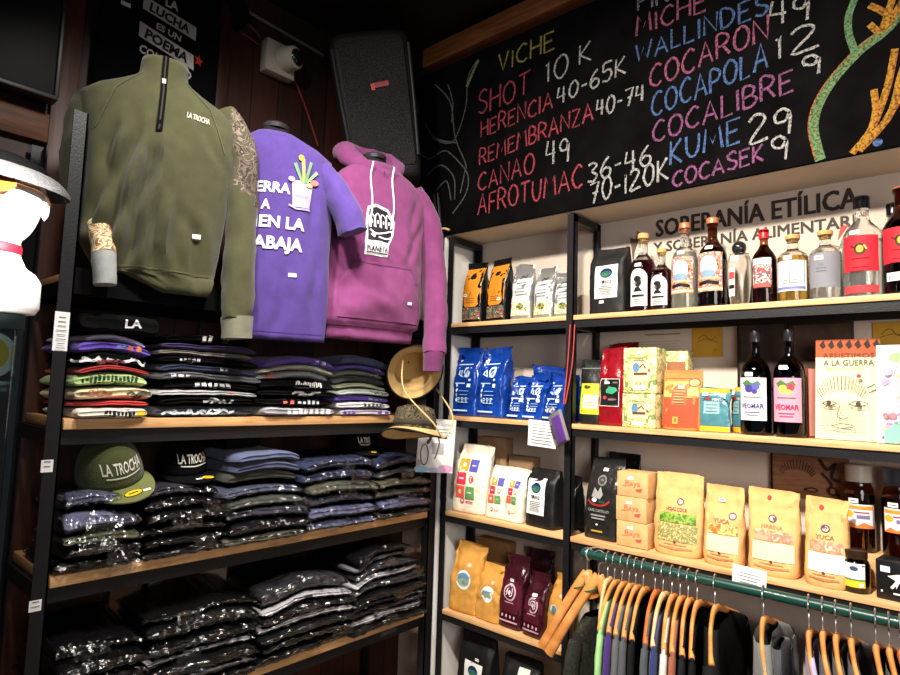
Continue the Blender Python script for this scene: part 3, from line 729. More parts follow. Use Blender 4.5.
bottle('liquor_bottle', 'short clear liquor bottle with plain grey label and wooden cork', -.354, 1.968, Z1, .200, .042, 'low', CLEAR, liquid((242, 244, 244)), .70, 'cork',
       [('r', 0, .083, .076, .098, paper((128, 130, 138))), ('t', 'OK', -.004, .098, .007, E_((90, 92, 100)))] + fine_print(-.004, .088, .03, 2, .008, E_((90, 92, 100)), .0018), sticker=(-.010, .118), capcol=CORK, neck_r=.0155)
REDL = paper((206, 40, 54))
def crest_label(w_, z0, h_):
    return [('r', 0, z0 + h_ / 2, w_, h_, REDL), ('e', 0, z0 + h_ * .62, .015, .017, E_((70, 52, 22))), ('e', 0, z0 + h_ * .62, .009, .010, E_((206, 160, 70))), ('l', [(-.022, z0 + h_ * .72), (-.012, z0 + h_ * .66), (-.008, z0 + h_ * .74)], .004, E_((60, 30, 20))), ('l', [(.010, z0 + h_ * .72), (.016, z0 + h_ * .60)], .004, E_((220, 190, 120)))] \
        + fine_print(0, z0 + h_ * .36, w_ * .66, 1, .01, E_((120, 20, 30)), .002) + fine_print(0, z0 + h_ * .12, w_ * .7, 2, .01, E_((150, 26, 36)), .0018)
bottle('liquor_bottle', 'tall clear bottle with red crest label and glossy black cap', -.266, 1.968, Z1, .282, .049, 'tall', CLEAR, liquid((240, 244, 244)), .60, 'cap', crest_label(.082, .068, .098) + [('r', 0, .020, .08, .02, paper((196, 60, 66)))], sticker=(-.012, .176), capcol=mat((16, 16, 17), rough=.12, coat=.6), neck_r=.017)
bottle('liquor_bottle', 'tall dark bottle with red crest label and copper stopper at the shelf end', -.176, 1.968, Z1, .290, .050, 'tall', glass((70, 34, 24)), mat((22, 9, 6), rough=.08, trans=.2, var=.1), .70, 'cork', crest_label(.086, .082, .094) + [('r', -.01, .046, .05, .022, STICKER), ('t', '65.000', -.01, .046, .011, BLACK, .04)], capcol=COPPER, neck_r=.017)
bottle('liquor_bottle', 'slim clear bottle with black cap standing behind the copper stoppered red label bottle', -.205, 2.062, Z1, .276, .030, 'tall', CLEAR, liquid((240, 240, 236)), .6, 'cap', capcol=mat((20, 20, 21), rough=.2), neck_r=.014)

# ---------------------------------------------------------------- middle shelf, left bay
BLUE = mat((12, 54, 138), rough=.2, var=.35, vscale=16, bump=1.0, bscale=16, spec=.8); BLUEINK = E_((196, 214, 240))
def blue_bag(x, y, w_, h_, d_, rz, seed, label, side=0.0, lean=0.0, face=True):
    els = []
    if face:
        k = w_ / .13
        els = [('l', [(-.030 * k, h_ * .70), (-.030 * k, h_ * .60), (-.012 * k, h_ * .56), (-.020 * k, h_ * .66)], .007 * k, BLUEINK), ('e', .010 * k, h_ * .63, .016 * k, .020 * k, BLUEINK), ('e', .010 * k, h_ * .63, .009 * k, .012 * k, E_((22, 60, 140))), ('l', [(-.002 * k, h_ * .56), (.030 * k, h_ * .70)], .004 * k, BLUEINK),
               ('l', [(-.04 * k, h_ * .74), (.03 * k, h_ * .75)], .004, BLUEINK), ('r', -.02 * k, h_ * .47, .05 * k, .004, BLUEINK), ('r', .024 * k, h_ * .44, .016, .014, STICKER)] \
            + [('e', -.034 * k, h_ * (.44 - i * .07), .005 * k, .007 * k, BLUEINK) for i in range(4)] + fine_print(.004, h_ * .36, w_ * .4, 4, h_ * .055, E_((120, 160, 220)), .003) + [('r', (i % 3 - 1) * .018 * k, h_ * (.26 - .03 * (i // 3)), .010 * k, .004, BLUEINK) for i in range(9)] + [('e', .03 * k, h_ * .52, .006, .005, BLUEINK), ('e', -.03 * k, h_ * .80, .004, .004, BLUEINK), ('r', -.01, h_ * .08, w_ * .6, .006, BLUEINK)]
        els = [tuple([e[0]] + ([[(px_ + side * pz_, pz_) for px_, pz_ in e[1]]] + list(e[2:]) if e[0] in 'lp' else [e[1] + side * e[2]] + list(e[2:]))) for e in els]
    return bag('coffee_bag', label, 'coffee bag', x, y, Z2, w_, h_, d_, 'gusset', BLUE, els, rz, seed, side=side, lean=lean, crumple=.010, group='blue coffee bags')
blue_bag(-1.650, 1.968, .140, .285, .085, R(3), 11, 'tall shiny blue coffee bag, leftmost on the middle shelf')
blue_bag(-1.510, 1.970, .150, .287, .095, R(-6), 12, 'tall shiny blue coffee bag, right neighbour of the leftmost tall blue one')
blue_bag(-1.390, 1.960, .090, .170, .06, R(2), 13, 'small blue coffee bag leaning right, touching the tall blue bag', side=.12)
blue_bag(-1.312, 1.956, .098, .172, .06, R(0), 14, 'small blue coffee bag leaning right, second of the small blue row', side=.16)
blue_bag(-1.225, 1.956, .090, .176, .06, R(-3), 15, 'small blue coffee bag leaning right, third of the small blue row', side=.16)
blue_bag(-1.183, 2.005, .060, .172, .05, R(-20), 16, 'narrow small blue coffee bag squeezed beside the black upright post', side=.10)
blue_bag(-1.300, 2.045, .170, .210, .07, R(4), 17, 'crumpled blue coffee bag lying behind the row of small blue bags', face=False)
# ---------------------------------------------------------------- middle shelf, right bay
bag('coffee_bag', 'flat black pouch with yellow green label beside the red packs', 'coffee pouch', -1.078, 1.965, Z2, .096, .226, .060, 'pouch', mat((20, 22, 20), rough=.4, var=.2, bump=.3, bscale=30),
    [('r', 0, .088, .080, .108, paper((190, 190, 46))), ('e', -.012, .130, .014, .007, E_((60, 54, 30))), ('r', .004, .078, .060, .048, paper((226, 224, 190))), ('r', .02, .120, .03, .03, paper((170, 180, 60))), ('r', 0, .196, .088, .004, GREYINK)] + fine_print(0, .094, .05, 4, .009, E_((150, 140, 90)), .002), R(3), 21, crumple=.002)
REDF = film((128, 12, 24))
bag('coffee_bag', 'shiny red coffee pack with black label showing a green leaf', 'coffee pack', -.985, 1.955, Z2, .118, .268, .062, 'gusset', REDF,
    [('r', -.006, .112, .080, .094, E_((226, 216, 214))), ('r', -.006, .112, .076, .090, BLACK), ('p', [(-.034, .112), (-.01, .132), (.022, .128), (.028, .118), (.004, .106)], E_((60, 160, 120))), ('r', -.018, .146, .020, .010, STICKER), ('r', .016, .146, .02, .006, GREYINK), ('e', -.026, .094, .006, .006, E_((200, 40, 60))), ('r', .006, .088, .036, .006, GREYINK)], R(-6), 22, crumple=.007)
bag('coffee_bag', 'second red coffee pack standing behind the one with the leaf label', 'coffee pack', -1.000, 2.045, Z2, .116, .290, .055, 'gusset', film((110, 10, 20)), [], R(6), 23, crumple=.007)
BOT = speckle(((228, 214, 160), (236, 224, 176), (140, 160, 84), (232, 206, 140), (120, 140, 80), (236, 222, 170)), 28, dist=.9)
def botanic(w_, h_):
    return [('r', 0, h_ * .50, w_ * .60, h_ * .46, paper((232, 216, 160))), ('e', -.012, h_ * .56, .012, .016, E_((90, 130, 160))), ('l', [(.0, h_ * .56), (.012, h_ * .64), (.020, h_ * .54)], .005, E_((120, 50, 50))), ('l', [(-.02, h_ * .42), (.026, h_ * .43)], .008, E_((96, 60, 50))), ('r', 0, h_ * .12, .042, h_ * .10, STICKER), ('e', .032, h_ * .5, .004, .005, E_((170, 70, 60)))] + fine_print(0, h_ * .78, w_ * .4, 2, .008, E_((120, 120, 70)), .002)
carton('tea_box', 'tall cream and green botanical box stacked on a smaller matching box', 'box', -.884, 1.965, Z2 + .112, .112, .150, .085, BOT, botanic(.112, .150), R(2), sticker=(.004, .135))
carton('tea_box', 'small cream and green botanical box at the bottom of its stack', 'box', -.884, 1.960, Z2, .112, .110, .085, BOT, botanic(.112, .110), R(-1))
carton('tea_box', 'cream and green botanical box standing behind the stacked pair', 'box', -.800, 2.045, Z2, .075, .256, .06, BOT, [('r', 0, .200, .06, .04, paper((150, 100, 70)))], R(4))
bag('tea_pouch', 'orange kraft pouch with round badge and brown text panel', 'pouch', -.757, 1.962, Z2, .132, .190, .070, 'pouch', kraft((190, 124, 66)),
    [('r', 0, .058, .118, .100, paper((190, 74, 46))), ('r', 0, .128, .118, .052, speckle(((222, 150, 74), (196, 110, 50), (236, 176, 96)), 70, vor=True)), arch(-.004, .078, .052, .066, paper((150, 96, 66))), ('e', .042, .150, .020, .014, E_((100, 70, 40))), ('e', .042, .150, .017, .011, E_((190, 160, 110))), ('r', 0, .168, .118, .010, paper((186, 120, 66))), ('r', -.012, .030, .018, .022, paper((236, 160, 70))), ('r', -.012, .030, .008, .012, E_((212, 92, 58)))] + fine_print(-.004, .122, .040, 5, .009, E_((230, 180, 120)), .002), R(2), 24, crumple=.002, sticker=(0, .136))
def sachet(x, y, rz, w_, h_, seed, label, lean):
    return bag('sachet', label, 'sachet', x, y, Z2, w_, h_, .028, 'sachet', film((70, 124, 138)), [('r', 0, h_ * .94, w_ * .94, h_ * .09, paper((236, 180, 40))), ('r', 0, h_ * .07, w_ * .94, h_ * .11, paper((236, 180, 40))), ('r', -.008, h_ * .55, w_ * .5, h_ * .28, paper((130, 170, 176))), ('p', [(-.030, h_ * .74), (-.012, h_ * .80), (-.014, h_ * .70)], E_((206, 50, 50))), ('t', 'MENTA', .012, h_ * .74, .008, E_((224, 226, 220)), .034)] + fine_print(-.008, h_ * .62, w_ * .4, 3, .010, GREYINK, .002), rz, seed, lean=lean, crumple=.005, sticker=(-.028, h_ * .86))
sachet(-.656, 1.955, R(4), .100, .134, 25, 'teal foil sachet with yellow top and bottom bands', .10)
sachet(-.594, 1.985, R(-38), .070, .140, 26, 'teal foil sachet turned sideways behind the front sachet', .10)
DARKBOTTLE = mat((18, 12, 16), rough=.05, var=.1, coat=.6, trans=.12)
def wine(x, label, base, fruit1, fruit2, txt, txtcol, stz):
    els = [('r', 0, .104, .074, .124, paper(base)), ('p', [(-.028, .150), (-.014, .160), (.002, .150), (.018, .158), (.026, .146), (.004, .136), (-.02, .138)], E_((70, 120, 60))), ('e', -.008, .134, .012, .012, E_(fruit1)), ('e', .012, .140, .010, .010, E_(fruit2)), ('e', .008, .126, .008, .007, E_(fruit1)),
           ('r', 0, .110, .05, .003, GREYINK), ('t', 'VEOMAR', 0, .084, .014, E_(txtcol), .064, .02)] + fine_print(0, .066, .05, 2, .008, E_(txtcol), .002)
    return bottle('wine_bottle', label, x, 1.966, Z2, .312, .0445, 'round', glass((40, 26, 34)), DARKBOTTLE, .80, 'cap', els, sticker=(-.008, stz), capcol=mat((30, 30, 34), rough=.2, coat=.4), neck_r=.0125)
wine(-.540, 'dark wine bottle with white blackberry label', (232, 230, 238), (70, 60, 140), (90, 90, 170), '', (60, 50, 110), .176)
wine(-.450, 'dark wine bottle with pink fruit label', (232, 150, 172), (240, 210, 90), (206, 60, 80), '', (190, 40, 80), .196)
def book(x, y, w_, h_, d_, rz, label, els, coverm, lean=R(-6), pages=(226, 220, 206)):
    t = thing('book', label, 'book', (x, y, Z2), group=None, rot=(lean, 0, rz))
    obj('cover', MB().box(-w_ / 2, w_ / 2, -d_ / 2, -d_ / 2 + .0025, 0, h_).box(-w_ / 2, w_ / 2, d_ / 2 - .0025, d_ / 2, 0, h_).box(-w_ / 2, -w_ / 2 + .003, -d_ / 2, d_ / 2, 0, h_), coverm, t)
    obj('pages', MB().box(-w_ / 2 + .003, w_ / 2 - .004, -d_ / 2 + .0026, d_ / 2 - .0026, .003, h_ - .003), mat(pages, rough=.8, var=.15, vscale=200, stretch=(1, 30, 1)), t)
    o = decal('cover_print', t, None, els, step=None, off=.0005); o.location.y = -d_ / 2
    return t
rb = random.Random(8)
fe = [('r', 0, .1135, .150, .227, paper((222, 212, 176))), ('r', 0, .252, .150, .050, paper((170, 84, 50)))]
for i in range(7): fe.append(('p', [(-.066 + i * .021, .262), (-.056 + i * .021, .276), (-.050 + i * .021, .258), (-.058 + i * .021, .250)], E_((44, 26, 20))))
fe += [('t', 'RESISTIMOS', .004, .232, .013, E_((120, 70, 46)), .118), ('t', 'A LA GUERRA', .004, .212, .016, E_((110, 108, 88)), .118, .01), ('t', 'Ideas para cantar', -.006, .196, .007, E_((150, 170, 90)), .09)]
for i in range(17):
    a = -1.25 + 2.5 * i / 16
    fe.append(('l', [(-.012 + .062 * math.sin(a) * .8, .105 + .030 * math.cos(a)), (-.012 + .062 * math.sin(a), .115 + .062 * math.cos(a))], .0016, E_((90, 86, 70))))
for i in range(12):
    z = .020 + i * .0075; fe.append(('l', [(-.066 + .003 * (i % 3), z), (-.03, z + .004), (.0, z - .001), (.045 - .002 * i * .5, z + .003)], .0012, E_((150, 146, 120))))
fe += [('l', smooth_line([(.006, .096), (.026, .104), (.050, .098), (.028, .090), (.006, .096)]), .0022, E_((60, 58, 50))), ('e', .028, .097, .006, .006, E_((60, 58, 50))), ('l', smooth_line([(-.056, .096), (-.040, .103), (-.022, .097), (-.04, .090), (-.056, .096)]), .0022, E_((60, 58, 50))), ('e', -.040, .097, .006, .006, E_((60, 58, 50))),
       ('l', smooth_line([(-.014, .09), (-.020, .062), (-.006, .054), (.004, .060)]), .002, E_((90, 86, 70))), ('l', smooth_line([(-.034, .036), (-.008, .042), (.020, .036), (-.008, .030), (-.034, .036)]), .002, E_((90, 86, 70))), ('e', .030, .172, .0055, .0055, E_((206, 60, 40))), ('l', [(.048, .14), (.066, .15)], .004, E_((90, 110, 60)))]
book(-.312, 1.972, .150, .272, .016, R(0), 'cream paperback with a line drawn face and rust brown top edge', fe, paper((214, 204, 170)))
pe = [('r', 0, .128, .118, .254, paper((234, 224, 226)))]
pe += [('e', -.012, .222, .020, .014, E_((150, 190, 130))), ('e', .006, .212, .018, .010, E_((170, 204, 150))), ('l', smooth_line([(-.014, .20), (-.02, .17), (-.004, .14), (-.016, .11)]), .0015, E_((120, 100, 110)))]
for i in range(26): pe.append(('e', rb.uniform(-.05, .055), rb.uniform(.02, .19), rb.uniform(.004, .012), rb.uniform(.004, .011), E_(rb.choice([(226, 150, 180), (150, 190, 214), (236, 190, 140), (130, 190, 150), (190, 170, 220), (226, 120, 130), (240, 214, 120)]))))
pe += [('p', [(.010, .0), (.059, .0), (.059, .10), (.030, .085), (.012, .05)], E_((226, 150, 130))), ('p', [(-.04, .0), (-.01, .0), (.0, .04), (-.02, .05), (-.04, .03)], E_((130, 200, 170))), ('t', 'LIBRO', -.02, .055, .010, E_((150, 140, 190)), .05)]
book(-.184, 1.940, .118, .256, .014, R(-4), 'pale pink paperback with pastel flower drawings at the right edge', pe, paper((230, 222, 224)))
book(-.404, 2.000, .030, .196, .012, R(62), 'thin pink spined booklet standing between bottle and cream paperback', [('r', 0, .1, .03, .19, paper((226, 150, 140)))], paper((120, 70, 60)), lean=0)
book(-.497, 2.010, .030, .130, .010, R(55), 'thin pale booklet glimpsed between the two dark wine bottles', [('r', 0, .065, .03, .128, paper((226, 224, 230)))], paper((170, 170, 180)), lean=0)
def poster(name, label, x, z, w_, h_, m, els, y=2.096, d_=.010, fm=None):
    t = thing(name, label, 'picture', (x, y - d_ / 2, z))
    if fm: obj('frame', MB().box(-w_ / 2, w_ / 2, -d_ / 2, d_ / 2, 0, h_, bev=.0012), fm, t)
    obj('print', MB().box(-w_ / 2 + .008, w_ / 2 - .008, -d_ / 2 - .001, -d_ / 2 + .001, .008, h_ - .008) if fm else MB().box(-w_ / 2, w_ / 2, -d_ / 2, d_ / 2, 0, h_), m, t)
    if els:
        o = decal('artwork', t, None, els, step=None, off=.0005); o.location.y = -d_ / 2 - (.001 if fm else 0)
    return t
poster('picture_frame', 'dark framed picture behind the two dark wine bottles', -.552, Z2, .145, .345, mat((52, 38, 30), rough=.5, var=.4, vscale=20), [], fm=mat((20, 17, 16), rough=.4), y=2.085)
poster('picture_frame', 'second dark framed picture behind the cream paperback', -.390, Z2, .165, .338, mat((70, 48, 34), rough=.5, var=.4, vscale=20), [], fm=mat((40, 28, 22), rough=.4), y=2.085)
yl = [('l', smooth_line([(-.03, .06), (-.01, .075), (.01, .055), (.03, .07)]), .002, E_((90, 66, 20))), ('l', smooth_line([(-.035, .05), (0, .06), (.035, .045)]), .0015, E_((90, 66, 20))), ('e', .026, .022, .006, .005, E_((190, 120, 40)))]
poster('wall_card', 'small mustard yellow card on the wall above the teal sachets', -.725, 1.693, .098, .098, paper((196, 150, 50)), yl, y=2.099, d_=.003)
poster('wall_card', 'small mustard yellow card on the wall above the pale pink paperback', -.215, 1.690, .10, .095, paper((190, 150, 52)), yl, y=2.099, d_=.003)
# ---------------------------------------------------------------- lower shelf, left bay
KCREAM = kraft((232, 220, 200))
def squares_bag(x, y, w_, h_, d_, rz, seed, label, side=0.0, lean=0.0):
    s_ = w_ * .27; els = []
    cols = [[(236, 150, 40), (84, 84, 170)], [(214, 50, 70), None], [(224, 92, 70), (96, 150, 80)]]
    for r in range(3):
        for c in range(2):
            cx, cz = -s_ * .30 + (c - .5) * s_ * 1.12, h_ * .70 - r * s_ * 1.12
            if cols[r][c]: els += [('r', cx, cz, s_, s_, paper(cols[r][c])), ('e', cx, cz, s_ * .18, s_ * .2, E_((240, 220, 200)))] if (r + c) % 2 == 0 else [('r', cx, cz, s_, s_, paper(cols[r][c])), ('r', cx, cz, s_ * .5, s_ * .12, E_((200, 190, 220)))]
            else: els += [('e', cx, cz, s_ * .28, s_ * .30, E_((200, 70, 80))), ('e', cx, cz, s_ * .18, s_ * .20, paper((238, 228, 210)))]
    els += [('e', -s_ * .5, h_ * .18, s_ * .22, s_ * .22, E_((206, 70, 90))), ('e', -s_ * .5, h_ * .18, s_ * .12, s_ * .12, paper((238, 228, 210))), ('r', s_ * .3, h_ * .17, s_ * .8, s_ * .10, E_((206, 90, 110)))]
    els = [tuple([e[0], e[1] + side * e[2]] + list(e[2:])) for e in els]
    return bag('coffee_bag', label, 'coffee bag', x, y, Z3, w_, h_, d_, 'gusset', KCREAM, els, rz, seed, side=side, lean=lean, crumple=.007, group='cream bags with coloured squares')
squares_bag(-1.618, 1.968, .175, .268, .085, R(4), 31, 'large cream paper bag with coloured squares, leftmost on its shelf', side=.07)
squares_bag(-1.475, 1.962, .108, .200, .07, R(2), 32, 'smaller cream paper bag with coloured squares, between the large one and its twin', side=.10)
squares_bag(-1.390, 1.958, .092, .200, .07, R(-2), 33, 'smaller cream paper bag with coloured squares, touching the black coffee bag', side=.10)
carton('cardboard_box', 'plain brown cardboard box behind the cream paper bags', 'box', -1.580, 2.062, Z3, .15, .300, .05, kraft((150, 122, 92)), [], R(0))
carton('cardboard_box', 'lower brown cardboard box behind the smaller cream bags', 'box', -1.430, 2.062, Z3, .12, .235, .05, kraft((140, 112, 84)), [], R(0))
bag('coffee_bag', 'matte black coffee bag with white landscape label on the lower shelf, left of the post', 'coffee bag', -1.268, 1.965, Z3, .150, .205, .085, 'roll', mat((13, 13, 14), rough=.5, var=.2, bump=.2, bscale=25), terroir_label(-.012, .108, .092, .126), R(-8), 34, sticker=(.025, .172))
bag('coffee_bag', 'black coffee bag with colourful side print squeezed against the upright post', 'coffee bag', -1.175, 2.015, Z3, .060, .190, .07, 'gusset', film((16, 18, 20)), [('r', 0, .06, .05, .09, speckle(((40, 110, 110), (150, 40, 50), (30, 30, 60), (120, 150, 140)), 60))], R(-25), 35)
# ---------------------------------------------------------------- lower shelf, right bay
bag('coffee_bag', 'tall dark grey glossy coffee bag with pale emblem print beside the stacked orange boxes', 'coffee bag', -1.030, 1.972, Z3, .135, .272, .085, 'gusset', film((32, 31, 30)),
    [('e', .004, .196, .018, .018, E_((120, 118, 116))), ('e', .004, .196, .013, .013, E_((50, 49, 48))), ('e', .004, .196, .006, .006, E_((120, 118, 116))), ('p', [(-.03, .140), (-.02, .172), (-.006, .158), (.004, .176), (.014, .150), (.004, .134)], E_((150, 148, 146))), ('l', smooth_line([(-.046, .128), (-.02, .114), (.02, .116), (.044, .132)]), .007, E_((150, 40, 40))), ('e', -.018, .130, .010, .007, STICKER), ('r', .012, .126, .024, .010, E_((20, 60, 40))),
     ('t', 'CAFE CASTILLO', 0, .096, .009, E_((170, 168, 164)), .085), ('r', .0, .080, .060, .005, E_((140, 138, 134))), ('r', .0, .070, .054, .005, E_((140, 138, 134))), ('e', -.004, .050, .004, .003, STICKER), ('r', -.004, .028, .045, .006, E_((170, 140, 50)))], R(-2), 36, side=.04, sticker=(.008, .232))
bag('coffee_bag', 'black coffee bag standing behind the dark grey emblem bag', 'coffee bag', -1.000, 2.055, Z3, .13, .285, .05, 'gusset', film((13, 13, 14)), [], R(3), 37)
ORK = kraft((206, 164, 112))
for i, nm in enumerate(('bottom', 'middle', 'top')):
    carton('sugar_box', 'small tan box with orange lettering, %s of the stack of three' % nm, 'box', -.906 + (.001, -.001, .002)[i], 1.962, Z3 + .001 + i * .0795, .106, .0785, .09, ORK,
           [('t', 'Raya', .002, .044, .016, E_((224, 110, 80)), .052, .02), ('p', [(.012, .026), (.034, .030), (.030, .018), (.014, .018)], E_((206, 80, 70))), ('r', -.006, .060, .020, .009, STICKER), ('l', [(-.034, .034), (-.01, .036)], .003, E_((226, 130, 100)))], R((1, -1.5, .5)[i]), group='stack of tan boxes')
PK = kraft((214, 166, 106))
def flour(x, y, w_, h_, seed, rz, label, band, win, txt, tcol, logo, sticker=None, dot=False, wide=False):
    els = [('e', .010 * (1 if not dot else 0) + (.022 if logo == 2 else 0), h_ * (.66 if logo != 2 else .64), .012, .011, E_((96, 60, 90))), ('e', .010 * (1 if not dot else 0) + (.022 if logo == 2 else 0), h_ * (.66 if logo != 2 else .64), .008, .007, paper((230, 206, 170))),
           ('t', txt, .0, h_ * .565, .011, E_(tcol), w_ * .42, .02), ('r', .004, h_ * .46, w_ * .74, h_ * .12, band), ('r', .004, h_ * .28, w_ * .80, h_ * .21, win), ('l', [(-w_ * .34, h_ * .105), (0, h_ * .085), (w_ * .34, h_ * .105)], .005, E_((196, 130, 90)))] \
        + fine_print(0, h_ * .14, w_ * .5, 2, .009, E_((190, 120, 80)), .002) + [('e', 0, h_ * .165, .004, .004, E_((90, 60, 60)))]
    if dot: els.append(('e', -.012, h_ * .90, .006, .006, E_((206, 40, 40))))
    return bag('flour_pouch', label, 'pouch', x, y, Z3, w_, h_, .085, 'pouch', PK, els, rz, seed, crumple=.0045, sticker=sticker, group='kraft flour pouches')
GREENS = speckle(((60, 110, 30), (110, 150, 40), (150, 170, 60), (80, 130, 40)), 60); SEEDS = speckle(((196, 180, 110), (150, 140, 80), (120, 120, 70), (214, 200, 140)), 110)
ROOT = speckle(((190, 96, 40), (214, 130, 60), (236, 190, 110), (170, 80, 40)), 45); PINKFL = mat((226, 196, 170), rough=.6, var=.06); ROOT2 = speckle(((206, 150, 120), (190, 120, 96), (226, 180, 150)), 45); WHITEFL = mat((244, 240, 232), rough=.6, var=.03)
flour(-.768, 1.962, .162, .245, 41, R(2), 'largest kraft pouch with green leaf band and seeds in its window', GREENS, SEEDS, 'HOJAS COCA', (110, 60, 60), 1)
flour(-.628, 1.950, .120, .224, 42, R(-2), 'kraft pouch with orange root band and pale flour, right of the seed pouch', ROOT, PINKFL, 'YUCA', (190, 60, 80), 2, sticker=(-.004, .185))
flour(-.494, 1.955, .142, .232, 43, R(2), 'wide kraft pouch with dusty pink band and beige flour in its window', ROOT2, mat((222, 200, 172), rough=.6, var=.05), 'HARINA', (170, 110, 90), 1, dot=True)
flour(-.362, 1.948, .112, .224, 44, R(-3), 'kraft pouch with red dot and bright white flour in its window', ROOT2, WHITEFL, 'YUCA', (120, 80, 70), 1, dot=True)
t = thing('riser_block', 'wooden block at the back of the lower shelf carrying the amber jars', 'block', (-.250, 2.053, Z3)); obj('block', MB().box(-.12, .14, -.037, .037, 0, .084, bev=.002), SHELF_WOOD, t); t.name = 'riser_block'
AMB = mat((66, 24, 8), rough=.06, trans=.35, var=.1, coat=.4)
def honey(x, y, z, label, capm):
    return bottle('honey_jar', label, x, y, z, .232, .039, 'jar', glass((170, 96, 52)), AMB, .70, 'lid', [('r', .004, .096, .066, .062, paper((226, 224, 226))), ('r', .004, .118, .064, .010, paper((236, 140, 50))), ('e', -.018, .100, .010, .009, E_((236, 170, 50))), ('r', .014, .094, .030, .010, E_((120, 110, 150))), ('p', [(-.029, .066), (-.015, .078), (0, .070), (.016, .080), (.037, .070), (.037, .064), (-.029, .064)], E_((220, 120, 60))), ('r', .010, .106, .036, .003, E_((150, 50, 50)))], sticker=(-.008, .136), capcol=capm)
honey(-.302, 2.052, Z3 + .085, 'brown honey jar with pale cap and orange white label at the back', mat((196, 184, 172), rough=.35, trans=.2))
honey(-.214, 2.052, Z3 + .085, 'brown honey jar with dark glass lid near the shelf end', mat((90, 90, 100), rough=.1, trans=.6))
bottle('honey_jar', 'small squat dark honey jar with white yellow label in front', -.297, 1.945, Z3, .106, .033, 'jar', glass((120, 80, 50)), mat((44, 20, 10), rough=.08, trans=.3), .7, 'lid', [('r', 0, .046, .048, .056, paper((232, 228, 222))), ('r', 0, .024, .048, .018, paper((240, 196, 40))), ('e', 0, .062, .010, .006, E_((60, 70, 110))), ('r', .0, .034, .048, .004, E_((70, 130, 90))), ('e', .016, .022, .005, .005, WHITE)], capcol=mat((62, 44, 34), rough=.25, metal=.4))
carton('gift_box', 'small black box with white bird emblem at the right end of the lower shelf', 'box', -.205, 1.950, Z3, .085, .095, .07, mat((20, 20, 21), rough=.35), [('p', [(-.018, .058), (-.002, .050), (.0, .030), (.010, .052), (.026, .060), (.006, .066)], WHITE), ('l', [(-.01, .03), (.0, .044), (.012, .062)], .006, WHITE), ('r', -.022, .074, .02, .014, STICKER), ('r', .004, .018, .02, .004, WHITE), ('e', -.03, .02, .002, .003, WHITE), ('e', .03, .02, .002, .003, WHITE)], R(-6))
be = []
for i in range(15):
    a = -1.3 + 2.6 * i / 14
    be.append(('l', [(-.03 + .052 * math.sin(a) * .75, .060 + .024 * math.cos(a)), (-.03 + .052 * math.sin(a), .066 + .046 * math.cos(a))], .002, E_((50, 32, 22))))
be += [('l', smooth_line([(.03, .12), (.05, .09), (.07, .11), (.06, .07), (.08, .06)]), .008, E_((40, 26, 20))), ('l', smooth_line([(.035, .08), (.06, .05), (.05, .03), (.08, .02)]), .006, E_((40, 26, 20))), ('e', .062, .030, .012, .013, E_((40, 26, 20))), ('e', .062, .030, .007, .008, E_((150, 100, 60))), ('l', smooth_line([(-.01, .028), (.01, .034), (.026, .028), (.01, .022), (-.01, .028)]), .003, E_((40, 26, 20))), ('t', 'RESISTIMOS A LA', -.03, .128, .008, E_((70, 44, 30)), .10), ('r', -.098, .07, .006, .14, BLACK)]
t = poster('wall_plaque', 'brown wooden plaque with line drawing above the kraft pouches', -.432, 1.268, .205, .142, wood((112, 74, 48), (150, 104, 70), 8, (1.5, 10, 10)), be, y=2.099, d_=.008)
# ---------------------------------------------------------------- bottom shelf of the left bay
KY = kraft((196, 142, 66)); MAR = film((52, 12, 24))
def yellow_bag(x, w_, h_, label, rz, seed, y=1.965, side=.04):
    els = [('e', .002 + side * h_ * .48, h_ * .48, w_ * .23, w_ * .23, paper((214, 220, 222))), ('e', .002 + side * h_ * .5, h_ * .50, w_ * .20, w_ * .14, E_((90, 130, 160))), ('e', .002 + side * h_ * .46, h_ * .45, w_ * .17, w_ * .10, E_((140, 160, 130))), ('e', side * h_ * .72 + .02, h_ * .70, .010, .007, paper((226, 190, 160)))]
    return bag('coffee_bag', label, 'coffee bag', x, y, Z4, w_, h_, .09, 'gusset', KY, els, rz, seed, side=side, crumple=.008, group='yellow kraft coffee bags')
yellow_bag(-1.625, .160, .262, 'large yellow kraft bag with round picture label, leftmost on the bottom shelf', R(2), 51)
yellow_bag(-1.500, .128, .205, 'smaller yellow kraft bag with round picture label beside the maroon bags', R(-2), 52)
carton('cardboard_box', 'brown cardboard box behind the yellow kraft bags', 'box', -1.560, 2.062, Z4, .16, .275, .05, kraft((140, 104, 62)), [], R(0))
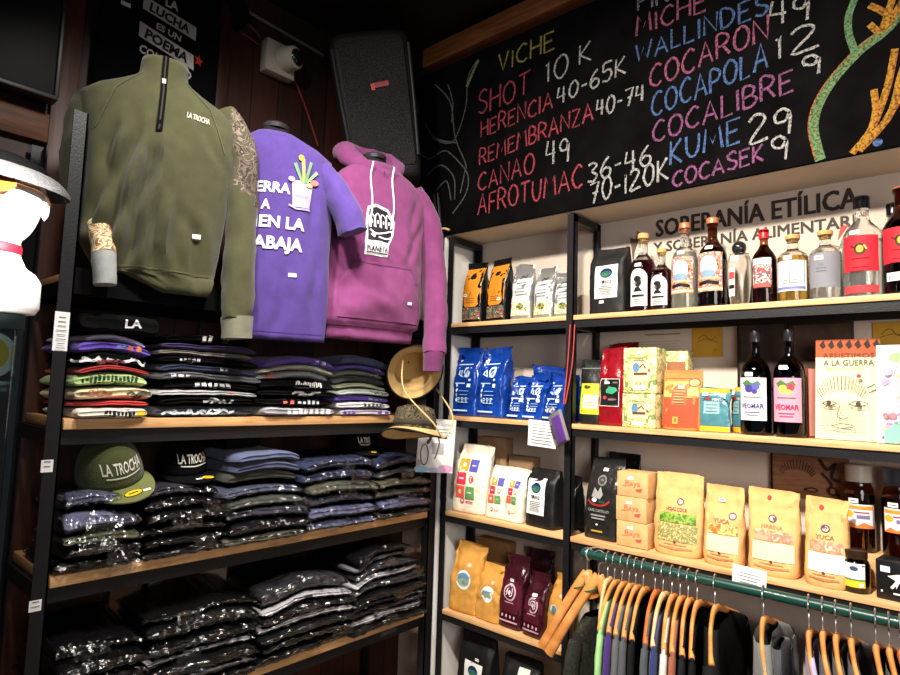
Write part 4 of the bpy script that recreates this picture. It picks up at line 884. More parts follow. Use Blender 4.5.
def maroon_bag(x, y, w_, h_, label, rz, seed, side=0.0):
    els = [('r', 0, h_ * .44, w_ * .92, h_ * .44, paper((78, 14, 34))), ('e', 0, h_ * .50, w_ * .26, w_ * .28, E_((196, 170, 180))), ('e', 0, h_ * .50, w_ * .20, w_ * .22, E_((78, 14, 34))), ('l', smooth_line([(-.012, h_ * .46), (-.010, h_ * .55), (.008, h_ * .56), (.012, h_ * .47), (0, h_ * .45)]), .004, E_((220, 200, 206))), ('e', 0, h_ * .50, .006, .008, E_((220, 200, 206))), ('r', 0, h_ * .36, w_ * .4, .004, E_((196, 150, 170))), ('r', 0, h_ * .10, w_ * .8, .006, E_((196, 150, 170)))] + [('e', -.03 + i * .02, h_ * .17, .004, .006, E_((206, 170, 186))) for i in range(4)]
    els = [tuple([e[0], e[1] + side * e[2]] + list(e[2:])) if e[0] in 're' else tuple([e[0], [(a + side * b, b) for a, b in e[1]]] + list(e[2:])) for e in els]
    return bag('coffee_bag', label, 'coffee bag', x, y, Z4, w_, h_, .075, 'gusset', MAR, els, rz, seed, side=side, crumple=.008, group='maroon coffee bags', sticker=(side * h_ * .62, h_ * .66))
maroon_bag(-1.395, 1.962, .112, .262, 'tall maroon coffee bag with white emblem beside the yellow kraft bag', R(-2), 53, .05)
maroon_bag(-1.288, 1.955, .098, .222, 'shorter maroon coffee bag with white emblem next to the empty hangers', R(-4), 54, .07)
maroon_bag(-1.345, 2.055, .120, .275, 'tall maroon coffee bag standing behind the two front maroon bags', R(6), 55)
yellow_bag(-1.208, .080, .225, 'narrow yellow kraft bag behind the empty wooden hangers', R(-10), 56, y=1.985)
# lowest shelf of the left bay
t = bag('coffee_bag', 'black coffee bag with white landscape label on the lowest shelf', 'coffee bag', -1.560, 1.965, Z5, .19, .310, .09, 'roll', mat((13, 13, 14), rough=.5, var=.2, bump=.2, bscale=25), terroir_label(.010, .150, .10, .14), R(-6), 57, sticker=(.03, .235))
bag('coffee_bag', 'black coffee bag at the right of the lowest shelf with pale tag', 'coffee bag', -1.350, 1.965, Z5, .17, .285, .09, 'roll', mat((13, 13, 14), rough=.5, var=.2, bump=.2, bscale=25), [('r', .02, .235, .05, .05, paper((222, 216, 206)))], R(3), 58)
# ================================================================ clothes on the left rack (local front -y, turned to face +x)
def body_mesh(rings, m=150, seed=0.0, fold=0.008, kx=16.0, kz=2.2, e=2.5, diag=0.0, zmask=None, grooves=()):
    """garment trunk: rings of (z, left, right, front, back) with drape folds"""
    fine = []
    for i in range(len(rings) - 1):
        a, b = rings[i], rings[i + 1]; k = max(1, int(abs(b[0] - a[0]) / .012))
        for j in range(k):
            t = j / k; fine.append([a[q] + (b[q] - a[q]) * t for q in range(5)])
    fine.append(list(rings[-1]))
    out = []
    for z, xl, xr, f, bk in fine:
        ring = []
        cx, hw = (xl + xr) / 2, (xr - xl) / 2; cy, hd = (bk - f) / 2, (bk + f) / 2
        for i in range(m):
            a = 2 * math.pi * i / m; c, s_ = math.cos(a), math.sin(a)
            x = cx + hw * math.copysign(abs(c) ** (2 / e), c); y = cy + hd * math.copysign(abs(s_) ** (2 / e), s_)
            mk = zmask(z, x) if zmask else 1
            n1 = noise.noise(Vector((x * kx + diag * z * kx + seed, z * kz, seed * 1.7)))
            n1 = 1 - 2.6 * abs(n1)
            n2 = noise.noise(Vector((x * 45, z * 30, seed)))
            d_ = (n1 * fold + n2 * fold * .18) * mk * min(1.0, hd / .05)
            if s_ < 0:
                for (gx0, gz0, gx1, gz1, gd, gw) in grooves:
                    tt = (z - gz0) / (gz1 - gz0)
                    if -.05 < tt < 1.05:
                        gx = gx0 + (gx1 - gx0) * tt + .006 * math.sin(z * 30 + gx0 * 50); fade = min(1, max(0, (tt + .05) * 4)) * min(1, max(0, (1.05 - tt) * 5))
                        u_ = (x - gx) / gw
                        d_ += (-gd * math.exp(-u_ * u_) + gd * .55 * math.exp(-(u_ - 1.9) ** 2 * .8) + gd * .45 * math.exp(-(u_ + 1.9) ** 2 * .8)) * fade
            nx, ny = c * .4, s_
            ring.append((x + nx * d_, y + ny * d_, z))
        out.append(ring)
    return MB().loft(out, cap0=False, cap1=False)

def sleeve_mesh(path, rads, seed, amp=.006, n=26, flat=.8, cap=True, up=(0, 1, 0)):
    path = smooth3(path, 7); k = len(path)
    rr = [rads[0] + (rads[1] - rads[0]) * i / (k - 1) for i in range(k)]
    mb = MB().tube(path, rr, n, caps=cap, flat=flat, up=up)
    mb.v = [tuple(Vector(p) + wob(p, amp, 16, seed) + wob(p, amp * .5, 40, seed)) for p in mb.v]
    return mb
def smooth3(p, k=5):
    p = [Vector(q) for q in p]; out = []
    for i in range(len(p) - 1):
        a = p[max(i - 1, 0)]; b = p[i]; c = p[i + 1]; d = p[min(i + 2, len(p) - 1)]
        for j in range(k):
            t = j / k
            out.append(0.5 * (2 * b + (c - a) * t + (2 * a - 5 * b + 4 * c - d) * t * t + (3 * b - a - 3 * c + d) * t ** 3))
    return out + [p[-1]]

class Frame:
    """local coordinates of something standing at a world point, turned by rotz"""
    def __init__(s, loc, rotz): s.m = Matrix.Translation(Vector(loc)) @ Matrix.Rotation(rotz, 4, 'Z'); s.i = s.m.inverted()
    def __call__(s, *p): return tuple(s.i @ Vector(p))

def bust(loc, rotz, label, top, hw, z0, off=0.0):
    t = thing('mannequin_torso', label, 'mannequin', (loc[0], loc[1], Z1), rotz)
    b = Z1
    rings = [(z0, -hw * .55, hw * .55, .036, .036), (z0 + .12, -hw * .62, hw * .62, .044, .044), (top - .16, -hw * .66, hw * .66, .046, .046), (top - .10, -hw * .5, hw * .5, .040, .042), (top - .065, -.046, .046, .034, .036), (top - .012, -.040, .040, .034, .034)]
    mb = body_mesh([(z - b, l, r, f, k) for z, l, r, f, k in rings], m=32, fold=0)
    mb.v = [(x, y + off, z) for x, y, z in mb.v]
    obj('torso', mb, cloth((34, 33, 36)), t)
    obj('neck_cap', MB().lathe([(.041, top - .012 - b), (.043, top - b), (.036, top + .006 - b), (.012, top + .011 - b)], 28, cy=off), mat((96, 94, 96), rough=.28, metal=.8), t)
    obj('pole', MB().tube([(0, .10, .014), (0, .08 + off, .06), (0, off, z0 - b + .02)], .008, 12), metal_paint((70, 70, 72)), t)
    obj('base_plate', MB().lathe([(.060, 0), (.060, .006), (.052, .012), (.012, .016)], 32, cy=.10), metal_paint((60, 60, 62)), t)
    return t

CAMO = speckle(((54, 44, 37), (92, 80, 68), (40, 34, 29), (118, 102, 88), (60, 62, 44), (78, 64, 54)), 26, rough=.9, detail=2, dist=1.4)
OLIVE = cloth((66, 66, 43)); OLIVE_D = cloth((80, 82, 60))
# ---- olive pullover
OL = (-1.765, .697, Z1); oz = R(74)
fr = Frame(OL, oz)
bust(OL, oz, 'dark mannequin torso inside the olive half-zip pullover on the top shelf', 2.418, .19, 1.93)
t = thing('pullover', 'olive green half-zip pullover with camouflage sleeve patches on a torso', 'pullover', OL, oz)
rg = [(-.040, .030, .150, .060, -.046), (-.018, -.020, .158, .062, -.044), (.003, -.070, .161, .064, -.042), (.009, -.120, .164, .065, .020), (.014, -.132, .166, .066, .050), (.03, -.140, .172, .068, .07), (.09, -.172, .182, .076, .08), (.19, -.172, .19, .084, .085), (.28, -.174, .195, .090, .09), (.37, -.182, .205, .092, .09), (.44, -.194, .215, .086, .086), (.49, -.200, .205, .078, .08), (.52, -.165, .165, .070, .076), (.545, -.115, .115, .062, .07), (.565, -.080, .080, .058, .064), (.58, -.064, .064, .056, .06), (.625, -.060, .062, .056, .058)]
mb = body_mesh(rg, seed=3.2, fold=.013, kx=11, kz=1.2, diag=.25, zmask=lambda z, x: max(.10, min(1, (.45 - z) / .25)) * (1.3 if x < .03 else .45), grooves=((-.015, .42, -.070, .0, .032, .016), (-.062, .43, -.122, .04, .034, .017), (.020, .36, -.010, .0, .014, .014), (-.110, .40, -.150, .12, .024, .015), (.085, .18, .125, -.02, .012, .018), (.10, .46, .16, .34, .008, .016), (.045, .22, .07, .0, .009, .016)))
bo = obj('body', mb, OLIVE, t, angle=70, solid=.003)
bv = mb.bvh()
z0_ = Z1
zip_els = [('l', [(-.004, .625), (-.006, .52), (-.012, .395)], .016, mat((15, 14, 14), rough=.95, spec=.05)), ('l', [(-.004, .625), (-.006, .52), (-.012, .398)], .004, mat((44, 42, 40), rough=.7, spec=.2))]
decal('zipper', t, bv, zip_els, off=.004, step=.02)
o = decal('zip_pull', t, bv, [('r', -.006, .548, .010, .016, mat((150, 148, 146), rough=.3, metal=.7))], off=.007, step=None)
decal('chest_logo', t, bv, [('t', 'LA TROCHA', .088, .462, .016, paper((190, 190, 170)), .062, .03, -.06)], off=.0025, step=.012)
decal('price_sticker', t, bv, [('r', .105, .125, .022, .012, STICKER)], off=.006, step=None)
decal('hem_seam', t, bv, [('l', [(-.13, .020), (0, .022), (.15, .018)], .003, OLIVE_D), ('l', [(.055, .57), (.12, .50), (.165, .38)], .0025, OLIVE_D), ('l', [(-.06, .57), (-.12, .50), (-.16, .38)], .0025, OLIVE_D)], off=.003, step=.01)
pr = [fr(-1.745, .870, 2.355), fr(-1.700, .912, 2.25), fr(-1.690, .920, 2.05), fr(-1.682, .920, 1.86), fr(-1.680, .922, 1.745)]
mb = sleeve_mesh(pr, (.062, .054), 4.0, amp=.008)
cen = [sum((Vector(mb.v[i]) for i in f), Vector()) / len(f) for f in mb.f]
lim = 2.11 - Z1
mb.m = [1 if (c.z > lim + .02 * math.sin(c.x * 40) and c.x > fr(-1.71, .905, 2.2)[0] - (.012 if c.z < .42 else .03)) else 0 for c in cen]
obj('sleeve', mb, [OLIVE, CAMO], t, angle=70)
obj('cuff', sleeve_mesh([fr(-1.680, .922, 1.752), fr(-1.680, .924, 1.72), fr(-1.680, .926, 1.686)], (.057, .055), 4.3, amp=.003), cloth((112, 112, 96)), t, angle=70)
pl_ = [fr(-1.830, .540, 2.325), fr(-1.855, .520, 2.20), fr(-1.845, .530, 2.05), fr(-1.80, .565, 1.975), fr(-1.735, .562, 1.905)]
obj('sleeve', sleeve_mesh(pl_, (.056, .036), 4.6, amp=.006), OLIVE, t, angle=70)
obj('sleeve_panel', sleeve_mesh([fr(-1.775, .562, 1.955), fr(-1.728, .561, 1.90), fr(-1.710, .560, 1.868)], (.037, .036), 4.7, amp=.003), speckle(((196, 176, 140), (120, 84, 60), (206, 190, 150), (150, 110, 90), (214, 204, 150)), 26, rough=.9, dist=1.4), t, angle=70)
obj('cuff', sleeve_mesh([fr(-1.710, .560, 1.875), fr(-1.704, .562, 1.83), fr(-1.702, .564, 1.795)], (.036, .034), 4.9, amp=.003), cloth((150, 154, 152)), t, angle=70)

# ---- purple T-shirt
PU = (-1.69, 1.02, Z1); pz = R(70)
fr = Frame(PU, pz)
bust(PU, pz, 'dark mannequin torso with shiny neck cap inside the purple T-shirt', 2.372, .17, 1.94)
PURPLE = cloth((73, 54, 120))
t = thing('t_shirt', 'purple T-shirt with white slogan print and plant in a cup on a torso', 't-shirt', PU, pz)
rg = [(-.142, -.052, .188, .030, .018), (-.10, -.055, .190, .034, .020), (-.02, -.060, .192, .042, .024), (.03, -.062, .192, .050, .035), (.12, -.064, .192, .058, .06), (.22, -.066, .194, .066, .07), (.32, -.068, .196, .072, .072), (.40, -.085, .196, .070, .07), (.445, -.10, .185, .064, .066), (.475, -.10, .14, .058, .06), (.495, -.076, .09, .052, .054), (.505, -.062, .066, .048, .05)]
mb = body_mesh(rg, seed=7.7, fold=.008, kx=11, kz=1.3, zmask=lambda z, x: max(.1, min(1, (.30 - z) / .3)), grooves=((.10, .38, .155, -.10, .007, .016), (.05, .10, .03, -.13, .006, .018), (-.04, .12, -.05, -.13, .006, .014), (.15, .40, .19, .28, .007, .012)))
obj('body', mb, PURPLE, t, angle=70, solid=.002)
bv = mb.bvh(); WP = paper((226, 222, 232))

els = [('t', 'LA TIERRA', -.030, .318, .030, WP, .200, .035), ('t', 'ES PARA', -.072, .262, .026, WP, .135, .035), ('t', 'QUIEN LA', -.012, .205, .036, WP, .240, .04), ('t', 'TRABAJA', -.018, .138, .036, WP, .230, .04)]
# trim the print to the part that is not behind the sleeve of the pullover: letters stay whole, the print simply wraps round the side
els2 = [('t', 'ERRA', -.008, .320, .031, WP, .098, .03), ('t', 'A', -.028, .266, .029, WP, .026, .03), ('t', 'IEN LA', .018, .214, .035, WP, .146, .03), ('t', 'ABAJA', .016, .150, .037, WP, .146, .03)]
decal('slogan_print', t, bv, els2, off=.003, step=.01)
LG = [ink((96, 132, 92)), ink((150, 146, 84)), ink((120, 150, 104)), ink((190, 150, 40)), ink((196, 104, 96))]
els = [('p', [(.064, .268), (.118, .268), (.124, .344), (.058, .344)], paper((160, 150, 166))), ('r', .091, .302, .040, .010, paper((140, 132, 152))), ('e', .091, .344, .034, .007, paper((182, 172, 186))), ('l', [(.052, .272), (.076, .262), (.12, .264)], .006, ink((150, 140, 180))),
       ('p', [(.085, .346), (.060, .402), (.070, .408), (.092, .350)], LG[0]), ('p', [(.090, .346), (.084, .425), (.096, .425), (.100, .348)], LG[1]), ('p', [(.098, .346), (.132, .392), (.140, .384), (.106, .346)], LG[2]), ('p', [(.094, .346), (.112, .420), (.120, .416), (.104, .346)], LG[0]), ('e', .084, .426, .009, .010, LG[3]), ('e', .128, .352, .013, .009, LG[4]), ('e', .056, .352, .010, .008, ink((206, 150, 190))), ('e', .112, .340, .010, .006, ink((214, 190, 110)))]
els = [tuple([e[0], [(a - .014, b) for a, b in e[1]]] + list(e[2:])) if e[0] in 'pl' else tuple([e[0], e[1] - .014] + list(e[2:])) for e in els]
decal('plant_print', t, bv, els, off=.003, step=.012)
decal('price_sticker', t, bv, [('r', .064, .056, .024, .011, STICKER)], off=.004, step=None)
decal('hem_seam', t, bv, [('l', [(-.07, -.118), (.06, -.120), (.19, -.118)], .002, cloth((70, 46, 126)))], off=.002, step=.012)
obj('sleeve', sleeve_mesh([fr(-1.645, 1.155, 2.255), fr(-1.585, 1.185, 2.18), fr(-1.545, 1.212, 2.10), fr(-1.535, 1.226, 2.05)], (.056, .060), 8.1, amp=.005), PURPLE, t, angle=70)
obj('sleeve', sleeve_mesh([fr(-1.745, .960, 2.265), fr(-1.790, .985, 2.18), fr(-1.81, .995, 2.11)], (.040, .042), 8.3, amp=.004), PURPLE, t, angle=70)

# ---- plum hoodie
HO = (-1.655, 1.405, Z1); hz = R(78)
fr = Frame(HO, hz)
bust(HO, hz, 'dark mannequin torso with metal neck cap inside the plum hoodie', 2.385, .18, 1.94)
PLUM = cloth((118, 56, 102)); PLUM_D = cloth((100, 46, 86))
t = thing('hoodie', 'plum purple hoodie with fist print and front pocket on a torso', 'hoodie', HO, hz)
rg = [(-.118, -.165, .165, .056, .016), (-.075, -.168, .170, .058, .018), (-.066, -.186, .188, .072, .022), (-.02, -.19, .195, .076, .030), (.03, -.188, .198, .078, .045), (.12, -.172, .198, .080, .07), (.22, -.165, .20, .082, .075), (.32, -.160, .205, .080, .075), (.40, -.160, .205, .076, .072), (.445, -.150, .19, .070, .068), (.475, -.125, .15, .064, .062), (.50, -.09, .10, .058, .056), (.515, -.066, .07, .054, .052)]
mb = body_mesh(rg, seed=12.4, fold=.012, kx=9, kz=5, diag=1.1, zmask=lambda z, x: max(.15, min(1, (.36 - z) / .25)), grooves=((-.17, .30, .02, .155, .008, .016), (.19, .34, .10, .16, .008, .014), (.15, .42, .12, .24, .006, .014), (-.15, .16, -.12, -.06, .008, .012)))
obj('body', mb, PLUM, t, angle=70, solid=.003)
bv = mb.bvh()
# kangaroo pocket: padded panel laid on the front
pk = MB(); nx_, nz_ = 22, 14; fr_, bk_ = [], []
for j in range(nz_ + 1):
    zt = j / nz_; z = -.050 + .200 * zt
    xl = -.150 + (.055 if zt > .55 else .0) * (zt - .55) / .45 * 1.0; xr = .172 - (.050 if zt > .55 else 0) * (zt - .55) / .45
    for i in range(nx_ + 1):
        xt = i / nx_; x = xl + (xr - xl) * xt
        h = bv.ray_cast(Vector((x, -.5, z)), Vector((0, 1, 0)))
        y = h[0].y if h[0] is not None else -.06
        puff = .004 + .010 * math.sin(math.pi * xt) * math.sin(math.pi * min(1, zt * 1.05)) + .004 * noise.noise(Vector((x * 14 + z * 20, z * 20, 3)))
        fr_.append((x, y - puff, z)); bk_.append((x, y - .0005, z))
W1 = nx_ + 1; fs = []
for j in range(nz_):
    for i in range(nx_): fs.append((j * W1 + i, j * W1 + i + 1, (j + 1) * W1 + i + 1, (j + 1) * W1 + i))
nv = len(fr_); fs2 = [tuple(v + nv for v in reversed(f)) for f in fs]
bd = [i for i in range(W1)] + [j * W1 + nx_ for j in range(1, nz_ + 1)] + [nz_ * W1 + i for i in range(nx_ - 1, -1, -1)] + [j * W1 for j in range(nz_ - 1, 0, -1)]
sd = [(bd[k], bd[(k + 1) % len(bd)], bd[(k + 1) % len(bd)] + nv, bd[k] + nv) for k in range(len(bd))]
pk.add(fr_ + bk_, fs + fs2 + sd)
obj('pocket', pk, PLUM, t, angle=60)
decal('pocket_seam', t, pk.bvh(), [('l', [(-.10, .140), (.12, .142)], .0022, PLUM_D), ('l', [(.118, .146), (.150, .09), (.166, .055)], .0025, PLUM_D)], off=.002, step=.012)
decal('price_sticker', t, pk.bvh(), [('r', .120, .020, .020, .010, STICKER)], off=.003, step=None)
FW = paper((216, 212, 216)); FB = ink((30, 26, 34))
els = [('p', [(-.066, .170), (.020, .170), (.024, .215), (.042, .250), (.046, .300), (.018, .340), (-.030, .352), (-.060, .338), (-.066, .30)], FW)]
els.append(('p', [(-.058, .222), (.018, .220), (.034, .252), (.038, .296), (.014, .330), (-.028, .342), (-.054, .330), (-.058, .30)], FB))
for i in range(4):
    x = -.044 + i * .0215
    els += [('l', smooth_line([(x - .008, .268), (x - .010, .300 + .005 * i), (x, .318 - .004 * abs(i - 1)), (x + .009, .300), (x + .008, .270)]), .0038, FW), ('e', x, .288, .003, .007, FW)]
els += [('l', smooth_line([(-.052, .258), (-.03, .246), (.004, .253), (.030, .262), (.032, .244), (.010, .232), (-.02, .236)]), .0055, FW), ('p', [(-.050, .240), (-.036, .230), (-.030, .243), (-.042, .250)], FW), ('t', 'PLANETA', -.022, .194, .017, FB, .078, .02), ('l', [(-.060, .178), (-.02, .180), (.016, .178)], .004, FB)]
decal('fist_print', t, bv, els, off=.0025, step=.012)
# hood lying round the neck
path = []
for i in range(25):
    a = 2 * math.pi * i / 24 - math.pi / 2
    path.append((.100 * math.cos(a) + .004, .040 + .084 * math.sin(a), .535 + .055 * math.sin(a) * 1.0 + .012 * math.cos(2 * a)))
rr = [.030 + .018 * (1 + math.sin(2 * math.pi * i / 24 - math.pi / 2)) / 2 for i in range(25)]
hd = MB().tube(path, rr, 20, caps=False, flat=.8)
hd.v = [tuple(Vector(p) + wob(p, .010, 16, 5) + wob(p, .005, 34, 6)) for p in hd.v]
obj('hood', hd, PLUM, t, angle=80)
hd2 = MB().tube([(p[0] * .80, .040 + (p[1] - .040) * .78, p[2] + .014) for p in path], [r * .55 for r in rr], 14, caps=False)
obj('hood_lining', hd2, PLUM_D, t, angle=80)
hv = bv
for sx, zb in ((-.048, .265), (.036, .275)):
    pts = []
    for z in (.50, .46, .42, .38, .34, .30, zb):
        h = bv.ray_cast(Vector((sx, -.5, z)), Vector((0, 1, 0))); y = h[0].y if h[0] is not None else -.06
        pts.append((sx + .003 * math.sin(z * 40), (y - .006) if z < .47 else min(y - .006, -.078), z))
    obj('drawstring', MB().tube(smooth3(pts, 4), .0032, 8), paper((222, 216, 220)), t)
obj('sleeve', sleeve_mesh([fr(-1.640, 1.575, 2.285), fr(-1.600, 1.632, 2.18), fr(-1.585, 1.656, 2.0), fr(-1.562, 1.655, 1.82), fr(-1.552, 1.642, 1.69)], (.064, .050), 13.1, amp=.006), PLUM, t, angle=70)
obj('cuff', sleeve_mesh([fr(-1.552, 1.642, 1.70), fr(-1.552, 1.640, 1.665), fr(-1.553, 1.638, 1.622)], (.046, .040), 13.2, amp=.002), PLUM_D, t, angle=70)
obj('sleeve', sleeve_mesh([fr(-1.705, 1.262, 2.26), fr(-1.735, 1.250, 2.15), fr(-1.715, 1.250, 2.0), fr(-1.675, 1.245, 1.88)], (.040, .036), 13.5, amp=.006), PLUM, t, angle=70)

# ================================================================ folded clothes
def folded_mesh(w_, d_, th, seed, amp=.006, crease=True, infl=0.0, nx=30, m=30, hi=0.0, warp=None):
    rings = []
    for i in range(nx + 1):
        u = i / nx; x = -w_ / 2 - infl + (w_ + 2 * infl) * u; edge = min(u, 1 - u) * 2
        es = min(1, .45 + .55 * (edge / .10) ** .5) if edge < .10 else 1
        ring = []
        for j in range(m):
            a = 2 * math.pi * (j + .5) / m; c, s_ = math.cos(a), math.sin(a)
            y = (d_ / 2 + infl) * math.copysign(abs(c) ** (2 / 4.5), c); z = (th / 2 + infl) * math.copysign(abs(s_) ** (2 / 2.6), s_) * es
            if crease and y < -d_ * .42: y += .010 * math.exp(-(z / (th * .14)) ** 2)
            n = wob((x * 1.0, y, z * 2), amp, 9, seed); n2 = wob((x, y * .6, z), amp * .45, 34, seed)
            if hi: n2 = n2 + wob((x, y * .8, z), hi, 78, seed + 9)
            y += n.y * 1.3 + n2.y; zz = z + th / 2 + n.z * .5 + n2.z * .6
            ring.append((x + n.x * .6, y, max(0.0004 if infl else 0.0, min(th + infl, zz))))
        rings.append(ring)
    if warp:      # the whole pile sags and leans by the same field, more towards its top
        ws, z0, H, A = warp
        for ring in rings:
            for i, (x, y, z) in enumerate(ring):
                k = (z0 + z) / H
                n = noise.noise_vector(Vector((x * 5 + ws, y * 3, k * 1.3 + ws)))
                ring[i] = (x + n.x * A * 1.1 * k, y + n.y * A * 1.3 * k - .012 * k * math.sin(k * 5 + ws), z + (n.z * A - A * .7 * (abs(x) / (w_ / 2)) ** 2.2) * k)
    return MB().loft(rings)

def blob_print(w_, th, seed, col, n=7, x0=-.4, x1=.4, kind='blocks'):
    r = random.Random(seed); els = []; m = paper(col)
    if kind == 'blocks':
        x = x0 * w_; st = (x1 - x0) * w_ / n
        for i in range(n):
            els.append(('r', x + st * (i + .5), th * r.uniform(.42, .6), st * r.uniform(.5, .8), th * r.uniform(.45, .75), m, r.uniform(-.25, .25)))
    elif kind == 'swirl':
        for i in range(n):
            cx = x0 * w_ + (x1 - x0) * w_ * (i + .5) / n
            els.append(('l', smooth_line([(cx - .02, th * r.uniform(.2, .8)), (cx - .006, th * r.uniform(.2, .9)), (cx + .008, th * r.uniform(.1, .8)), (cx + .022, th * r.uniform(.2, .8))]), .0065, m))
    else:
        els.append(('r', (x0 + x1) / 2 * w_, th * .5, (x1 - x0) * w_, th * .62, m))
    return els

def garment(label, cat, y0, y1, z, th, col, seed, group, name='folded_shirt', xf=-1.735, depth=.27, prints=(), wrap=False, amp=.006, rot=0.0, mcol=None, sticker=False, warp=None):
    w_ = y1 - y0
    t = thing(name, label, cat, (xf - depth / 2, (y0 + y1) / 2, z), R(90) + rot, group)
    mb = folded_mesh(w_, depth, th, seed, amp, warp=warp)
    obj('fabric', mb, mcol or cloth(col, bump=.3, bscale=260), t, angle=60)
    bv = mb.bvh()
    for p_ in prints: decal('print', t, bv, p_, off=.0016, step=.008, lift=.0002)
    if wrap:
        r = random.Random(int(seed * 10))
        obj('plastic_bag', folded_mesh(w_ + .006, depth + .004, th, seed, amp, crease=False, infl=.0030, nx=50, m=40, hi=.0085, warp=warp), plastic_wrap(), t, angle=4)
        if r.random() < .6:   # loose end of the bag hanging over the edge
            fx = r.uniform(-.4, .3) * w_; fw = r.uniform(.05, .10)
            top = []; k = 8
            for j in range(5):
                for i in range(k + 1):
                    x = fx + fw * i / k; dd = j / 4
                    p_ = Vector((x, -depth / 2 - .006 - .012 * math.sin(dd * 2.4), th * .55 - .030 * dd)) + wob((x, dd * .2, seed), .008, 40, seed)
                    top.append(tuple(p_))
            fl = MB().add(top, [(j * (k + 1) + i, j * (k + 1) + i + 1, (j + 1) * (k + 1) + i + 1, (j + 1) * (k + 1) + i) for j in range(4) for i in range(k)])
            obj('bag_flap', fl, plastic_wrap(), t, angle=4)
    if sticker: decal('price_sticker', t, bv, [('r', w_ * .05, th * .5, .026, .016, STICKER)], off=.005, step=None)
    return t

WHT = (220, 218, 222); ORD = ['bottom', 'second', 'third', 'fourth', 'fifth', 'sixth', 'seventh', 'eighth', 'ninth', 'tenth', 'eleventh']
def stack(where, group, y0, y1, z, items, seed, wrap=False, xf=-1.735, depth=.27, name='folded_shirt', cat='shirt', noun='folded shirt', zb=0.0, warpA=.020):
    r = random.Random(seed); n = len(items); z00 = z - zb; H = max(.12, sum(i_[2] for i_ in items) + zb)
    for i, it in enumerate(items):
        cname, col, th, prints = it[:4]; opts = it[4] if len(it) > 4 else {}
        pos = 'bottom' if i == 0 else ('topmost' if i == n - 1 else ORD[i] + ' from the bottom')
        a = r.uniform(-.012, .012); b = r.uniform(-.014, .010); w_ = y1 - y0
        label = '%s %s%s, %s in %s' % (cname, 'bagged ' if wrap else '', noun, pos, where)
        garment(label, cat, y0 + a, y1 + b, z, th, col, seed * 3.1 + i * 1.7, group, name, xf + r.uniform(-.016, .012), depth, [blob_print(w_, th, seed * 10 + i * 3 + k, *p_[:1], **p_[1]) for k, p_ in enumerate(prints)], wrap, rot=r.uniform(-.03, .03), warp=(seed * .37, z - z00, H, warpA), amp=.008, **opts)
        z += th + (.0066 if wrap else .0030)
    return z
W_ = lambda c=WHT, **k: (c, k)
ST1 = 'the leftmost T-shirt stack'
zt = stack(ST1, 'T-shirts in the leftmost stack', .530, .715, Z2, [
    ('white with black lettering', (222, 218, 206), .027, [W_((13, 13, 14), n=8, x0=-.15, x1=.28), W_((226, 190, 50), kind='bar', x0=.30, x1=.46)]),
    ('red', (206, 66, 60), .014, []), ('cream patterned', (226, 212, 172), .034, [W_((170, 110, 80), n=3, kind='swirl', x0=-.4, x1=-.1), W_((90, 90, 80), n=4, kind='swirl', x0=.25, x1=.47)]),
    ('pale green', (168, 198, 128), .034, [W_((34, 50, 34), n=14, x0=-.40, x1=.36)]), ('dark red', (176, 50, 52), .014, []),
    ('black lettered', (14, 14, 15), .030, [W_((206, 204, 206), n=8, kind='swirl', x0=-.45, x1=.42)]),
    ('violet', (96, 70, 170), .026, [W_((210, 110, 70), n=2, x0=.15, x1=.38), W_((90, 140, 150), n=2, x0=.02, x1=.16)]), ('pale lavender', (186, 182, 200), .016, [])], 101)
t = garment('plump black T-shirt with white LA print, topmost in the leftmost T-shirt stack', 'shirt', .530, .725, zt, .058, (14, 14, 15), 140.0, 'T-shirts in the leftmost stack', prints=[[('t', 'LA', .030, .034, .022, paper(WHT), .044, .03, .08)]], amp=.010)
ST2 = 'the second T-shirt stack from left'
stack(ST2, 'T-shirts in the second stack', .740, 1.035, Z2, [
    ('black white swirled', (52, 56, 64), .030, [W_((190, 196, 204), n=9, kind='swirl', x0=-.42, x1=.25)]), ('black', (13, 13, 14), .026, [W_((150, 150, 152), n=3, kind='swirl', x0=-.05, x1=.2)]),
    ('pale grey', (176, 176, 178), .018, [W_((200, 90, 90), kind='bar', x0=.2, x1=.27)]), ('black block printed', (15, 15, 16), .022, [W_((210, 210, 212), n=6, x0=-.18, x1=.20)]),
    ('charcoal', (70, 70, 76), .020, [W_((190, 190, 200), n=3, x0=-.42, x1=-.2)]), ('navy', (36, 40, 66), .020, [W_((200, 204, 214), n=2, x0=.1, x1=.2)]),
    ('black', (12, 12, 13), .020, [W_((190, 186, 200), n=5, x0=-.32, x1=-.1)]), ('taupe grey', (116, 108, 102), .016, []), ('dark violet', (52, 40, 84), .018, []), ('black', (11, 11, 12), .030, [W_((200, 200, 190), n=2, x0=-.1, x1=.02), W_((190, 160, 50), n=2, x0=.12, x1=.2)])], 102)
ST3 = 'the third T-shirt stack from left'
stack(ST3, 'T-shirts in the third stack', 1.052, 1.345, Z2, [
    ('heather grey', (150, 150, 156), .030, [W_((230, 230, 232), n=8, x0=-.2, x1=.42)]), ('black red printed', (16, 16, 17), .028, [W_((214, 96, 92), n=2, x0=-.2, x1=-.02), W_((200, 206, 210), n=5, x0=0, x1=.3)]),
    ('black', (13, 13, 14), .022, [W_((150, 150, 150), n=4, kind='swirl', x0=-.1, x1=.2)]), ('black text covered', (16, 16, 18), .030, [W_((220, 220, 220), n=12, x0=-.05, x1=.30)]),
    ('grey coral printed', (160, 168, 172), .022, [W_((226, 110, 100), n=1, x0=-.42, x1=-.2)]), ('pale sage', (176, 182, 168), .018, []), ('violet', (104, 76, 176), .026, [W_((190, 190, 220), n=3, x0=.2, x1=.45)])], 103)
